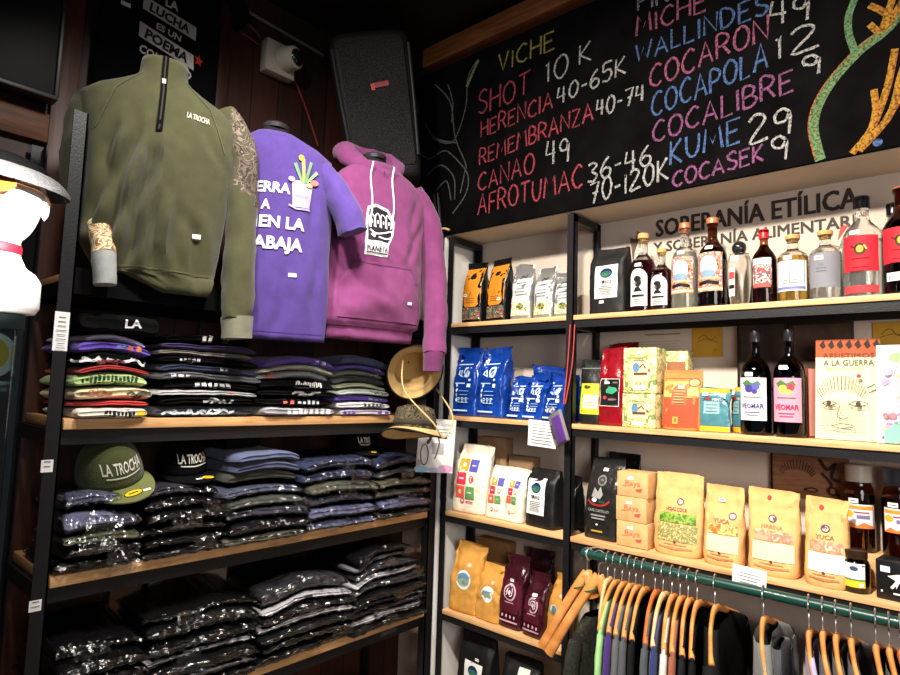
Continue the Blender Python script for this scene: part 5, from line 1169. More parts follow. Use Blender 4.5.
ST4 = 'the rightmost T-shirt stack'
stack(ST4, 'T-shirts in the rightmost stack', 1.362, 1.600, Z2, [
    ('white violet printed', (206, 200, 214), .024, [W_((110, 80, 190), n=3, x0=-.45, x1=-.2), W_((110, 80, 190), n=2, x0=.2, x1=.45)]), ('white', (214, 212, 216), .022, [W_((60, 60, 70), n=6, x0=-.05, x1=.40)]),
    ('violet', (110, 82, 190), .020, [W_((200, 206, 220), n=3, x0=.1, x1=.4)]), ('pale grey', (176, 184, 180), .020, [W_((90, 100, 100), n=4, kind='swirl', x0=.1, x1=.4)]), ('sage green', (150, 160, 130), .016, []),
    ('charcoal', (78, 78, 84), .022, []), ('grey green', (136, 144, 124), .018, [W_((220, 220, 220), n=3, x0=.2, x1=.46)]), ('violet', (110, 84, 190), .018, [W_((214, 210, 226), n=3, x0=.2, x1=.46)]), ('slate blue', (74, 82, 124), .030, [])], 104)

# ---- caps
def cap(label, loc, rot, colc, colv, txt, stick=None, sticker=None, sc=1.0):
    t = thing('baseball_cap', label, 'cap', loc, rot=rot); t.scale = (sc, sc, sc)
    mb = MB(); rings = []
    for j in range(15):
        a = (math.pi / 2) * j / 14; rr = math.cos(a) ** .75; zz = math.sin(a) ** .92
        ring = []
        for i in range(40):
            b = 2 * math.pi * i / 40; c, s_ = math.cos(b), math.sin(b)
            fr2 = .012 * max(0, -s_) * math.sin(a)
            ring.append((.082 * rr * c, .098 * rr * s_ - fr2 * .6, .112 * zz + fr2))
        rings.append(ring)
    mb.loft(rings, cap0=False)
    obj('crown', mb, cloth(colc, bump=.35, bscale=300), t, angle=70, solid=.002)
    v = MB(); P1, P2 = [], []; nu, nr = 26, 7
    for j in range(nr + 1):
        for i in range(nu + 1):
            u = R(-168 + 156 * i / nu); q = j / nr; am = max(0.0, math.sin(math.pi * i / nu))
            ex = .070 * am ** .55 * q
            x = (.082 + ex * .35) * math.cos(u); y = (.098 + ex) * math.sin(u)
            z = .004 - .20 * abs(x) ** 1.6 * q - .10 * ex
            P1.append((x, y, z)); P2.append((x, y, z - .0035))
    W2 = nu + 1; fs = [(j * W2 + i, j * W2 + i + 1, (j + 1) * W2 + i + 1, (j + 1) * W2 + i) for j in range(nr) for i in range(nu)]
    nv = len(P1)
    bd = [i for i in range(W2)] + [j * W2 + nu for j in range(1, nr + 1)] + [nr * W2 + i for i in range(nu - 1, -1, -1)] + [j * W2 for j in range(nr - 1, 0, -1)]
    v.add(P1 + P2, fs + [tuple(k + nv for k in reversed(f)) for f in fs] + [(bd[k], bd[(k + 1) % len(bd)], bd[(k + 1) % len(bd)] + nv, bd[k] + nv) for k in range(len(bd))])
    obj('visor', v, cloth(colv, bump=.3, bscale=300), t, angle=50)
    obj('button', MB().lathe([(.007, .120), (.0075, .123), (.004, .127)], 12, cy=-.004), cloth(colc), t)
    bv = mb.bvh()
    if txt: decal('embroidery', t, bv, [('t', txt, 0, .062, .030, paper((206, 204, 192)), .100, .02), ('l', [(-.044, .038), (0, .036), (.046, .040)], .004, paper((206, 204, 192)))], off=.002, step=.008)
    vb = v.bvh()
    def on_visor(nm, els):
        o = decal(nm, t, None, els, step=.006)
        for k in o.data.vertices:
            x, z = k.co.x, k.co.z
            h = vb.ray_cast(Vector((x, z, .1)), Vector((0, 0, -1)))
            k.co = (x, z, (h[0].z if h[0] is not None else 0) + .0012 - k.co.y * .4)
        return o
    if stick is not None: on_visor('brim_sticker', [('e', stick, -.132, .024, .014, ink((22, 19, 11))), ('e', stick, -.132, .022, .012, paper((226, 186, 30))), ('r', stick, -.132, .026, .005, ink((60, 50, 20)))])
    if sticker is not None: on_visor('price_sticker', [('r', sticker, -.136, .020, .009, STICKER)])
    return t

# ---- second shelf: garments in clear bags
def bagged(where, grp, y0, y1, z, cols, seed, xf=-1.718, noun='garment', A=.016):
    items = [(c[0], c[1], c[2], c[3] if len(c) > 3 else [], c[4] if len(c) > 4 else {}) for c in cols]
    return stack(where, grp, y0, y1, z, items, seed, True, xf, .27, 'bagged_garment', 'garment', 'garment', warpA=A)
G2 = 'bagged garments on the shelf of caps'
S1 = 'the leftmost stack on the cap shelf'
za = bagged(S1, G2, .530, .705, Z3, [('black', (11, 11, 12), .030), ('dark grey', (18, 18, 20), .026, [], {'sticker': True}), ('olive', (104, 108, 78), .026), ('lavender grey', (112, 112, 142), .046), ('slate', (86, 88, 112), .030)], 201)
S2 = 'the second stack on the cap shelf'
zb = bagged(S2, G2, .722, .945, Z3, [('black', (12, 11, 13), .026), ('dark brown', (22, 18, 18), .024), ('black', (11, 11, 12), .026), ('dark grey', (18, 18, 20), .026), ('black', (11, 11, 12), .026), ('charcoal', (46, 46, 54), .028)], 202)
S3 = 'the third stack on the cap shelf'
zc = bagged(S3, G2, .960, 1.235, Z3, [('olive grey', (86, 86, 70), .026), ('black', (15, 15, 19), .032, [W_((170, 170, 180), n=1, kind='swirl', x0=.1, x1=.25)]), ('dark slate', (52, 54, 66), .030), ('grey green', (76, 78, 70), .026), ('slate', (78, 82, 104), .034)], 203)
zc = stack('the third stack on the cap shelf', 'folded jeans on the cap shelf', .985, 1.225, zc, [('dark olive', (56, 58, 48), .028, []), ('slate blue', (66, 72, 100), .030, []), ('dusty blue', (84, 92, 124), .030, [])], 213, False, -1.745, .26, 'folded_jeans', 'jeans', 'folded jeans', zb=.17)
S4 = 'the fourth stack on the cap shelf'
zd = bagged(S4, G2, 1.250, 1.540, Z3, [('slate', (96, 102, 132), .032), ('lavender', (104, 106, 140), .036), ('dark slate', (52, 56, 70), .034), ('olive grey', (86, 88, 72), .034), ('navy denim', (44, 54, 84), .040), ('dark denim', (52, 62, 92), .036)], 204)
S5 = 'the rightmost stack on the cap shelf'
ze = bagged(S5, G2, 1.555, 1.812, Z3, [('dark brown', (50, 46, 44), .026), ('lavender', (98, 102, 140), .040), ('camouflage', (88, 88, 66), .034), ('olive camouflage', (92, 92, 68), .034), ('grey', (84, 84, 96), .030), ('navy', (44, 54, 92), .040)], 205)
cap('olive green cap with white lettering and yellow brim sticker on the leftmost bagged stack', (-1.855, .668, za + .026), (R(14), R(-15), R(94)), (66, 72, 40), (106, 112, 62), 'LA TROCHA', .0, .034)
cap('black cap with white lettering and yellow brim sticker on the second bagged stack', (-1.880, .880, zb + .020), (R(6), R(-4), R(92)), (12, 12, 13), (13, 13, 14), 'LA TROCHA', .030, -.004, .86)
cap('black cap with white lettering on the fourth stack, right of the folded jeans', (-1.890, 1.560, max(zd, ze) + .002), (R(8), R(-2), R(100)), (15, 15, 17), (18, 18, 20), 'LA TROCHA', .020, None, .70)
garment('crumpled black knit bundle between the black cap and the folded jeans', 'garment', .985, 1.10, zc + .001, .045, (12, 12, 13), 230.0, None, 'folded_shirt', -1.80, .20, amp=.012)

# ---- third shelf: dark garments in clear bags
G3 = 'dark bagged garments on the low shelf'
bagged('the leftmost stack on the low shelf', G3, .532, .735, Z4, [('black', (11, 11, 12), .044), ('charcoal', (16, 15, 17), .040), ('brown black', (18, 16, 15), .040), ('black', (11, 11, 12), .044), ('midnight black', (11, 11, 15), .030)], 301, A=.022)
bagged('the second stack on the low shelf', G3, .750, 1.075, Z4, [('black', (12, 12, 13), .036), ('white', (216, 214, 216), .019), ('dark grey', (19, 19, 20), .036), ('pale grey', (206, 204, 206), .021, [W_((18, 18, 19), kind='bar', x0=-.45, x1=.05)]), ('black', (12, 12, 13), .036), ('charcoal', (22, 22, 23), .036), ('black', (13, 13, 14), .022)], 302, A=.026)
bagged('the third stack on the low shelf', G3, 1.090, 1.440, Z4, [('navy black', (14, 15, 18), .036), ('black', (13, 13, 14), .032), ('dark grey', (22, 22, 24), .030), ('white', (216, 214, 216), .019, [W_((16, 16, 17), kind='bar', x0=-.1, x1=.45)]), ('black', (14, 14, 15), .026), ('pale grey', (206, 204, 206), .021, [W_((20, 20, 23), kind='bar', x0=-.47, x1=.05)]), ('slate black', (42, 43, 48), .052)], 303, A=.028)
bagged('the rightmost stack on the low shelf', G3, 1.455, 1.808, Z4, [('black', (13, 13, 14), .027), ('white', (216, 214, 216), .019, [W_((16, 16, 18), kind='bar', x0=.1, x1=.47)]), ('navy', (32, 36, 50), .026), ('grey', (96, 96, 100), .014), ('black', (14, 14, 15), .027), ('dark grey', (44, 44, 50), .026), ('pale grey', (206, 204, 206), .021, [W_((22, 22, 25), kind='bar', x0=.05, x1=.47)]), ('charcoal', (40, 42, 50), .026), ('silver grey', (130, 132, 140), .014), ('black', (16, 17, 20), .027)], 304, A=.026)
t = thing('cardboard_sheet', 'flat grey cardboard panel leaning behind the dark stacks on the low shelf', 'cardboard', (-2.025, 1.00, Z4), R(90)); obj('panel', MB().box(-.13, .13, -.006, .006, 0, .34), kraft((150, 134, 120)), t)
t = thing('cardboard_sheet', 'narrow brown board standing behind the leftmost dark stack', 'cardboard', (-2.025, .80, Z4), R(90)); obj('panel', MB().box(-.045, .045, -.006, .006, 0, .30), kraft((96, 72, 52)), t)

# ---- boonie hats at the end of the rack
TAN = cloth((196, 164, 106), bump=.35, bscale=300); DCAMO = speckle(((60, 52, 40), (92, 80, 56), (22, 19, 16), (110, 96, 66)), 40, rough=.9, dist=1)
def boonie(label, loc, rot, rb, crown_m, brim_m, strap=True):
    t = thing('boonie_hat', label, 'hat', loc, rot=rot)
    mb = MB().lathe([(.078, 0), (.080, .010), (.078, .045), (.070, .078), (.045, .088), (.004, .090)], 36, cap0=False, cap1=False)
    obj('crown', mb, crown_m, t, solid=.003)
    b = MB(); rings = []
    for k in range(7):
        q = k / 6; rr = .077 + (rb - .077) * q
        rings.append([(rr * math.cos(2 * math.pi * i / 48), rr * math.sin(2 * math.pi * i / 48), .002 - .020 * q * q + .010 * q * math.sin(2 * math.pi * i / 48 * 2 + .6)) for i in range(48)])
    b.loft(rings, cap0=False, cap1=False)
    obj('brim', b, brim_m, t, solid=.003)
    e = MB().tube([rings[-1][i % 48] for i in range(49)], .0035, 8, caps=False)
    obj('brim_edging', e, mat((13, 12, 11), rough=.8), t)
    obj('hat_band', MB().lathe([(.0815, .012), (.0820, .030)], 36, cap0=False, cap1=False), mat((50, 44, 34), rough=.9), t, solid=.002)
    return t
h1 = boonie('tan boonie hat hung up to show its brim underside below the plum hoodie cuff', (-1.650, 1.640, 1.625), (R(-66), R(10), R(66)), .108, TAN, TAN)
h2 = boonie('second boonie hat hanging upright just below the one with the tan underside', (-1.612, 1.615, 1.405), (R(-8), R(6), R(70)), .120, DCAMO, TAN)
for o_, pts in ((h1, [(-1.64, 1.57, 1.66), (-1.60, 1.545, 1.55), (-1.48, 1.575, 1.44), (-1.48, 1.63, 1.385), (-1.50, 1.70, 1.46), (-1.62, 1.735, 1.56)]), (h2, [(-1.56, 1.66, 1.41), (-1.555, 1.69, 1.37), (-1.57, 1.70, 1.33), (-1.575, 1.69, 1.30)])):
    bpy.context.view_layer.update()
    iv = o_.matrix_world.inverted()
    obj('chin_cord', MB().tube([iv @ p for p in smooth3(pts, 5)], .0028, 8), paper((190, 164, 112)), o_)
t = thing('hook_cord', 'dark cord tying the two boonie hats to the rack upright', 'cord', (-1.742, 1.80, 1.60))
bpy.context.view_layer.update(); iv = t.matrix_world.inverted()
obj('cord', MB().tube([iv @ Vector(p) for p in smooth3([(-1.741, 1.845, 1.62), (-1.70, 1.80, 1.60), (-1.66, 1.74, 1.60)], 4)], .003, 8), mat((16, 15, 14), rough=.8), t)
# ================================================================ things on the left wall and in the corner
def tee_flat(label, loc, rotz, w_, h_, m):
    t = thing('t_shirt', label, 't-shirt', loc, rotz)
    rg = [(0, -w_ / 2, w_ / 2, .010, .010), (h_ * .3, -w_ / 2, w_ / 2, .012, .010), (h_ * .72, -w_ / 2 * 1.02, w_ / 2 * 1.02, .012, .010), (h_ * .90, -w_ * .50, w_ * .50, .010, .010), (h_ * .96, -w_ * .34, w_ * .34, .009, .009), (h_, -w_ * .17, w_ * .17, .006, .006)]
    mb = body_mesh(rg, seed=2.2, fold=.004, kx=8, kz=2, e=5)
    obj('body', mb, m, t, angle=70)
    for s_ in (-1, 1):
        obj('sleeve', sleeve_mesh([(s_ * w_ * .44, 0, h_ * .88), (s_ * w_ * .62, 0, h_ * .78), (s_ * w_ * .72, 0, h_ * .66)], (.075, .078), 3.3 + s_, amp=.003, flat=.12), m, t, angle=70)
    return t, mb.bvh()
t, bv = tee_flat('black T-shirt with white block slogan pinned high on the wooden wall', (-2.112, .815, 2.50), R(90), .40, .62, cloth((11, 10, 11)))
WB = paper((196, 194, 192))
els = [('t', 'LA', .022, .360, .030, WB, .045, .04), ('p', [(-.072, .345), (.112, .318), (.112, .268), (-.072, .298)], WB), ('t', 'LUCHA', .020, .307, .030, BLACK, .140, .04, R(-8)), ('t', 'ES UN', .018, .256, .022, WB, .085, .03, R(-7)),
       ('p', [(-.078, .250), (.108, .212), (.112, .158), (-.078, .198)], WB), ('t', 'POEMA', .016, .204, .033, BLACK, .150, .04, R(-11)), ('p', [(.112, .214), (.124, .210), (.128, .222), (.132, .208), (.144, .204), (.134, .196), (.136, .182), (.126, .190), (.114, .184), (.120, .198)], ink((190, 50, 40))), ('t', 'COLECTIVO', .016, .146, .028, WB, .180, .03, R(-9))]
decal('slogan_print', t, bv, els, off=.002, step=.02)
decal('price_sticker', t, bv, [('r', -.125, .285, .030, .014, STICKER)], off=.003, step=None)

t = thing('wall_screen', 'black flat panel screen with thin metal frame at the top left', 'screen', (-2.085, .18, 2.375), R(90))
obj('panel', MB().box(-.325, .325, -.022, .022, .012, .46, bev=.004), mat((17, 18, 20), rough=.5, var=.1), t)
obj('frame', MB().box(-.335, .335, -.026, .026, 0, .014, bev=.002).box(.325, .337, -.026, .026, .010, .47, bev=.002), mat((70, 68, 66), rough=.4, metal=.7), t)
obj('wall_mount', MB().box(-.10, .10, .020, .062, .16, .30), metal_paint((30, 30, 32)), t)
o = decal('screen_lettering', t, None, [('t', 'CASA', .13, .33, .030, WB, .12, .03)], step=None); o.location.y = -.022
t = thing('power_cable', 'black cable hanging below the dark wall screen', 'cable', (-2.09, .32, 2.14))
obj('cable', MB().tube([(0, 0, .24), (.004, .004, .16), (-.004, -.01, .08), (.0, -.03, 0)], .004, 8), mat((18, 18, 18), rough=.6), t)

t = thing('security_camera', 'white dome security camera on a square box above the purple T-shirt', 'camera', (-2.15, 1.275, 2.79), R(90))
CW = mat((196, 186, 172), rough=.5, var=.05)
obj('housing', MB().box(-.066, .066, -.050, -.002, 0, .132, bev=.006), CW, t)
mx = Matrix.Translation((.022, -.050, .072)) @ Matrix.Rotation(R(90), 4, 'X') @ Matrix.Rotation(R(0), 4, 'Z')
tl_ = Matrix.Translation((.022, -.050, .072)) @ Matrix.Rotation(R(18), 4, 'Z') @ Matrix.Rotation(R(90), 4, 'X')
obj('barrel', MB().lathe([(.052, -.01), (.050, .012), (.046, .040), (.044, .050), (.036, .054)], 32, mx=tl_), CW, t)
obj('lens', MB().lathe([(.034, .052), (.031, .060), (.020, .067), (.004, .070)], 28, mx=tl_), mat((28, 28, 30), rough=.1, coat=.6), t)
def cable(label, pts, r, col, name='cable'):
    t = thing(name, label, 'cable', pts[0]); p0 = Vector(pts[0])
    obj('wire', MB().tube([Vector(p) - p0 for p in smooth3(pts, 4)], r, 8), mat(col, rough=.5, var=.05), t)
cable('pale conduit running along the top of the wooden wall above the security camera', [(-2.138, 1.115, 3.004), (-2.138, 1.3, 2.995), (-2.138, 1.5, 2.985)], .007, (120, 116, 112))
cable('thin grey wire sagging beside the pale conduit', [(-2.14, 1.115, 2.965), (-2.14, 1.16, 2.95), (-2.14, 1.205, 2.925)], .004, (90, 84, 80))
cable('dull red wire along the wall left of the security camera', [(-2.142, 1.115, 2.91), (-2.142, 1.16, 2.903), (-2.142, 1.203, 2.895)], .004, (120, 40, 34))
cable('red wire dropping from the security camera behind the loudspeaker', [(-2.142, 1.345, 2.85), (-2.142, 1.42, 2.74), (-2.142, 1.50, 2.58)], .004, (130, 40, 34))

# ---- loudspeaker in the corner
t = thing('loudspeaker', 'large black loudspeaker with small red badge hung in the dark corner', 'loudspeaker', (-1.850, 1.650, 2.385), rot=(R(4), R(-10), R(47)))
mb = MB(); rings = []
for z, w_, d_ in ((0, .25, .20), (.02, .275, .235), (.06, .285, .25), (.30, .315, .265), (.50, .33, .27), (.555, .325, .262), (.585, .295, .23), (.60, .24, .18)):
    rings.append(rrect(w_, d_, e=6, z=z, cy=.0, m=40))
mb.loft(rings); obj('cabinet', mb, mat((12, 12, 14), rough=.6, var=.1, bump=.3, bscale=240), t, angle=50)
gr = MB(); rings = []
for z, w_, y in ((.045, .215, -.124), (.06, .23, -.132), (.30, .245, -.142), (.52, .255, -.145), (.545, .235, -.136)):
    rings.append([(-w_ / 2, y, z), (w_ / 2, y, z), (w_ / 2 - .006, y + .03, z), (-w_ / 2 + .006, y + .03, z)])
gr.loft(rings); obj('grille', gr, mat((13, 14, 16), rough=.5, var=.35, vscale=260, bump=.6, bscale=330), t, angle=50)
for s_ in (-1, 1):
    obj('side_rail', MB().tube([(s_ * .130, -.126, .08), (s_ * .142, -.134, .30), (s_ * .150, -.130, .52)], .006, 8), mat((46, 47, 50), rough=.45, metal=.4), t)
obj('handle_recess', MB().box(.150, .163, -.06, .05, .27, .35, bev=.006), mat((10, 10, 11), rough=.7), t)
o = decal('badge', t, None, [('r', .02, .360, .062, .020, ink((140, 56, 60)), .10), ('r', -.012, .352, .014, .026, ink((176, 70, 74)), .1)], step=None); o.location.y = -.1455
obj('wall_bracket', MB().tube([(0, .10, .34), (-.06, .17, .36), (-.12, .24, .36)], .014, 10), metal_paint((26, 26, 28)), t)

# ================================================================ left foreground: mannequin head on a glass case
HX, HY = -1.440, .268
t = thing('display_case', 'tall glass display case with dark frame at the left edge', 'display case', (-1.55, .05, 0))
FR = mat((10, 26, 30), rough=.25, var=.15, coat=.4)
cx0, cx1, cy0, cy1, zt_ = -.165, .150, -.40, .272, 1.672
for (x, y) in ((cx0, cy0), (cx1, cy0), (cx0, cy1), (cx1, cy1)):
    obj('corner_post', MB().box(x - .005, x + .005, y - .005, y + .005, .06, zt_ - .012), FR, t)
obj('top_frame', MB().box(cx0 - .006, cx1 + .006, cy0 - .006, cy1 + .006, zt_ - .030, zt_, bev=.002), mat((16, 34, 38), rough=.3), t)
obj('base', MB().box(cx0 - .006, cx1 + .006, cy0 - .006, cy1 + .006, 0, .07), mat((24, 26, 28), rough=.4), t)
GT = thin_glass()
obj('glass_panel', MB().box(cx1 - .003, cx1 + .002, cy0 + .006, cy1 - .006, .08, zt_ - .032), GT, t)
obj('glass_panel', MB().box(cx0 + .006, cx1 - .006, cy1 - .003, cy1 + .002, .08, zt_ - .032), GT, t)
for z in (1.535, 1.12, .76):
    obj('glass_shelf', MB().box(cx0 + .008, cx1 - .008, cy0 + .008, cy1 - .008, z, z + .008), GT, t)
    obj('shelf_rail', MB().box(cx1 - .014, cx1 - .004, cy0 + .01, cy1 - .008, z - .012, z - .002, bev=.002), mat((150, 160, 164), rough=.25, metal=.8), t)
t = thing('round_sticker', 'round white and yellow badge standing in the glass case', 'badge', (-1.440, .284, 1.5450), R(80))
obj('disc', MB().lathe([(.044, -.004), (.046, 0), (.044, .004)], 40, mx=Matrix.Translation((0, 0, .048)) @ Matrix.Rotation(R(90), 4, 'X')), paper((236, 236, 234)), t)
o = decal('badge_print', t, None, [('e', -.003, .050, .036, .035, paper((236, 202, 40))), ('e', -.010, .046, .018, .017, ink((206, 120, 40)))], step=None); o.location.y = -.005
t = thing('paper_card', 'small pale card standing behind the round badge in the glass case', 'card', (-1.60, .225, 1.5445), R(86)); obj('card', MB().box(-.04, .04, -.002, .002, 0, .09), paper((196, 176, 160)), t)
def lump(label, loc, sx, sy, sz, m, seed):
    t = thing('folded_scarf', label, 'scarf', loc, R(80))
    obj('cloth', folded_mesh(sx, sy, sz, seed, amp=.014), m, t, angle=70)
lump('rumpled blue scarf in the glass case below the round badge', (-1.475, .262, 1.1295), .09, .12, .12, film((50, 110, 150)), 401)
lump('rumpled teal scarf low in the glass case', (-1.475, .258, .7695), .10, .12, .14, film((40, 90, 110)), 402)

t = thing('mannequin_bust', 'white mannequin head and bust with red choker on the glass case', 'mannequin head', (HX, HY, 1.6635 + .010 - .0), R(62))
HWM = mat((244, 242, 238), rough=.35, var=.02, coat=.2)
# z, half width, front, back
prof = [(0, .085, .050, .055), (.012, .092, .056, .060), (.06, .092, .054, .058), (.085, .080, .048, .054), (.105, .062, .046, .052), (.125, .053, .044, .050), (.150, .050, .044, .050), (.168, .051, .050, .054),
        (.176, .056, .072, .060), (.190, .064, .086, .068), (.210, .071, .092, .078), (.235, .077, .092, .086), (.262, .081, .090, .092), (.285, .083, .088, .095), (.310, .084, .088, .096), (.326, .080, .083, .092), (.340, .070, .070, .080), (.349, .050, .050, .056), (.353, .020, .022, .024)]
fine = []
for i in range(len(prof) - 1):
    for j in range(4): fine.append(tuple(prof[i][q] + (prof[i + 1][q] - prof[i][q]) * j / 4 for q in range(4)))
fine.append(prof[-1]); rings = []
for z, hw, f, b in fine:
    ring = []
    for i in range(48):
        a = 2 * math.pi * i / 48; c, s_ = math.cos(a), math.sin(a)
        x = hw * c; y = (b if s_ > 0 else f) * s_
        fr_w = max(0, -s_)
        def gs(v, m_, w__): return math.exp(-((v - m_) / w__) ** 2)
        y -= .024 * gs(x, 0, .011) * gs(z, .248, .016) * fr_w + .014 * gs(x, 0, .008) * gs(z, .266, .016) * fr_w       # nose
        y += .010 * (gs(x, -.031, .014) + gs(x, .031, .014)) * gs(z, .276, .010) * fr_w                                  # eye sockets
        y -= .007 * gs(x, 0, .020) * (gs(z, .216, .006) + gs(z, .206, .005)) * fr_w + .006 * gs(x, 0, .018) * gs(z, .188, .009) * fr_w   # lips, chin
        y -= .004 * (gs(x, -.034, .016) + gs(x, .034, .016)) * gs(z, .292, .007) * fr_w                                  # brow
        ring.append((x, y, z))
    rings.append(ring)
def hz_(z):
    return z if z < .07 else (z - .012 * min(1, (z - .07) / .03) if z < .125 else .113 + (z - .125) * .76)
rings = [[(x, y, hz_(z)) for x, y, z in r_] for r_ in rings]
mb = MB().loft(rings); obj('head', mb, HWM, t, angle=80)
for s_ in (-1, 1):
    ear = MB().lathe([(.002, -.006), (.014, -.005), (.018, 0), (.013, .005), (.006, .003)], 20, mx=Matrix.Translation((s_ * .084, .012, hz_(.262))) @ Matrix.Rotation(R(90) * s_, 4, 'Y') @ Matrix.Diagonal((1.5, .9, 1, 1)))
    obj('ear', ear, HWM, t)
ck = MB().lathe([(1, -.010), (1.03, -.006), (1.03, .006), (1, .010)], 40, cap0=False, cap1=False)
ck.v = [(x * .0525, y * (.046 if y < 0 else .052), z + .124) for x, y, z in ck.v]
obj('choker', ck, ink((176, 8, 24)), t, solid=.001)
t2 = thing('sunglasses', 'brown lensed sunglasses worn by the white mannequin head', 'sunglasses', (HX, HY, 1.6735), R(62))
LEN = mat((150, 84, 26), rough=.1, var=.2, trans=.25, coat=.5); FRM = mat((110, 70, 40), rough=.3, metal=.3)
for s_ in (-1, 1):
    pts = [(s_ * (.036 + .027 * math.cos(a) * (1.0)), 0, .230 + .018 * math.sin(a)) for a in [2 * math.pi * i / 28 for i in range(28)]]
    f1 = [(x, -.104 + .35 * abs(x) ** 1.0 * .5 - .003, z) for x, _, z in pts]; f2 = [(x, y + .003, z) for x, y, z in f1]
    obj('lens', MB().loft([f1, f2]), LEN, t2, angle=50)
    obj('rim', MB().tube(f1 + f1[:1], .0016, 6, caps=False), FRM, t2)
    obj('temple', MB().tube(smooth3([(s_ * .064, -.094, .233), (s_ * .089, -.060, .232), (s_ * .0925, -.015, .230), (s_ * .090, .022, .224)], 4), .0022, 8), FRM, t2)
obj('bridge', MB().tube(smooth3([(-.010, -.106, .234), (0, -.116, .237), (.010, -.106, .234)], 4), .0018, 8), FRM, t2)
# hat
t3 = thing('flat_hat', 'grey tweed hat with flat brim on the white mannequin head', 'hat', (HX, HY, 1.6735 + .272), rot=(R(5), R(6), R(62)))
TW = mat((58, 57, 56), rough=.95, var=.35, vscale=160, bump=.5, bscale=260)
b = MB(); up_, dn_ = [], []
for k in range(8):
    q = k / 7; rr = .0 + q
    up_.append([((.090 + .038 * q) * math.cos(2 * math.pi * i / 56), (.100 + .038 * q) * math.sin(2 * math.pi * i / 56), .012 - .026 * q * q) for i in range(56)])
dn_ = [[(x, y, z - .007) for x, y, z in r_] for r_ in reversed(up_)]
b.loft(up_ + dn_, cap0=False, cap1=False); b2 = MB(); n_ = 56; b2.add(b.v, b.f + [((len(up_) * 2 - 1) * n_ + i, (len(up_) * 2 - 1) * n_ + (i + 1) % n_, (i + 1) % n_, i) for i in range(n_)])
obj('brim', b2, TW, t3, angle=60)
obj('crown', MB().lathe([(.98, .004), (.97, .014), (.88, .028), (.55, .038), (.05, .040)], 48, cap0=False, mx=Matrix.Diagonal((.0905, .1005, 1, 1))), mat((7, 7, 7), rough=1, bump=.2, bscale=200, spec=.02), t3, angle=60, solid=.003)
t = thing('price_card', 'small lilac card leaning on the white bust', 'card', (HX + .062, HY - .055, 1.6735), rot=(R(-12), 0, R(72))); obj('card', MB().box(-.034, .034, -.001, .001, 0, .05), paper((214, 196, 224)), t)

# ================================================================ cards and tags hanging round the racks
def cards(name, label, cat, loc, rot, w_, h_, els, m=None):
    t = thing(name, label, cat, loc, rot=rot)
    obj('sheet', MB().box(-w_ / 2, w_ / 2, -.0008, .0008, 0, h_), m or paper((236, 236, 236)), t)
    if els: o = decal('printing', t, None, els, step=None, off=.0006); o.location.y = -.0008
    return t
cards('price_note', 'white price note hanging under the blue coffee bags', 'note', (-1.243, 1.8975, 1.362), (0, R(2), R(-2)), .122, .094, fine_print(0, .078, .10, 7, .011, GREYINK, .0022))
cards('hanging_poster', 'white card with pastel bottom edge hanging where the two racks meet', 'card', (-1.690, 1.812, 1.228), (R(0), R(3), R(62)), .155, .212,
      [('t', 'INSTRUCCIONES', .02, .190, .010, GREYINK, .09), ('e', -.055, .012, .030, .012, ink((150, 204, 226))), ('e', .045, .016, .034, .016, ink((222, 170, 204))), ('e', .0, .010, .028, .010, ink((196, 196, 226))), ('r', .008, .095, .050, .044, ink((176, 176, 178)))] + fine_print(.02, .172, .08, 3, .012, GREYINK, .002))
t = thing('key_strap', 'dark knotted strap with ring hanging in front of the white hanging card', 'strap', (-1.690, 1.755, 1.25))
DK = mat((62, 58, 56), rough=.7)
obj('strap', MB().tube(smooth3([(.03, -.02, .20), (.012, .004, .16), (.014, .018, .12), (.018, -.004, .10)], 5), .010, 10, flat=.5), DK, t)
obj('ring', MB().tube([(.018 + .016 * math.cos(a) * .3, -.02 + .016 * math.cos(a), .055 + .040 * math.sin(a)) for a in [2 * math.pi * i / 24 for i in range(25)]], .0022, 8, caps=False), DK, t)
t = thing('lanyard_tag', 'purple and grey hang tag on red cords at the rack upright', 'tag', (-1.128, 1.862, 1.372), rot=(R(6), R(-22), R(-28)))
obj('tag_body', MB().box(-.040, .040, -.007, .007, .012, .125, bev=.004), mat((120, 112, 116), rough=.4), t)
obj('front_panel', MB().box(-.020, .038, -.0095, -.006, .016, .108, bev=.001), mat((92, 52, 140), rough=.45), t)
obj('side_panel', MB().box(-.038, -.021, -.0095, -.006, .040, .090, bev=.001), mat((66, 66, 72), rough=.3), t)
obj('eyelet', MB().tube([(-.012 + .012 * math.cos(a), 0, .140 + .012 * math.sin(a)) for a in [2 * math.pi * i / 20 for i in range(21)]], .0028, 8, caps=False), mat((190, 186, 184), rough=.3, metal=.7), t)
bpy.context.view_layer.update(); iv = t.matrix_world.inverted()
for k, (xx, zz) in enumerate(((-1.128, 1.80), (-1.110, 1.80))):
    obj('cord', MB().tube([iv @ Vector(p) for p in smooth3([(xx, 1.892, zz), (xx - .004, 1.885, 1.66), (-1.138 + k * .006, 1.872, 1.52)], 4)], .0022, 8), mat((170, 60, 56), rough=.6), t)
t = cards('paper_sheet', 'white paper sheet standing low in the corner between the racks', 'paper', (-1.70, 1.62, .30), (R(-14), R(10), R(60)), .16, .11, [])
t.location = (-1.86, 1.66, Z5 + .022); 

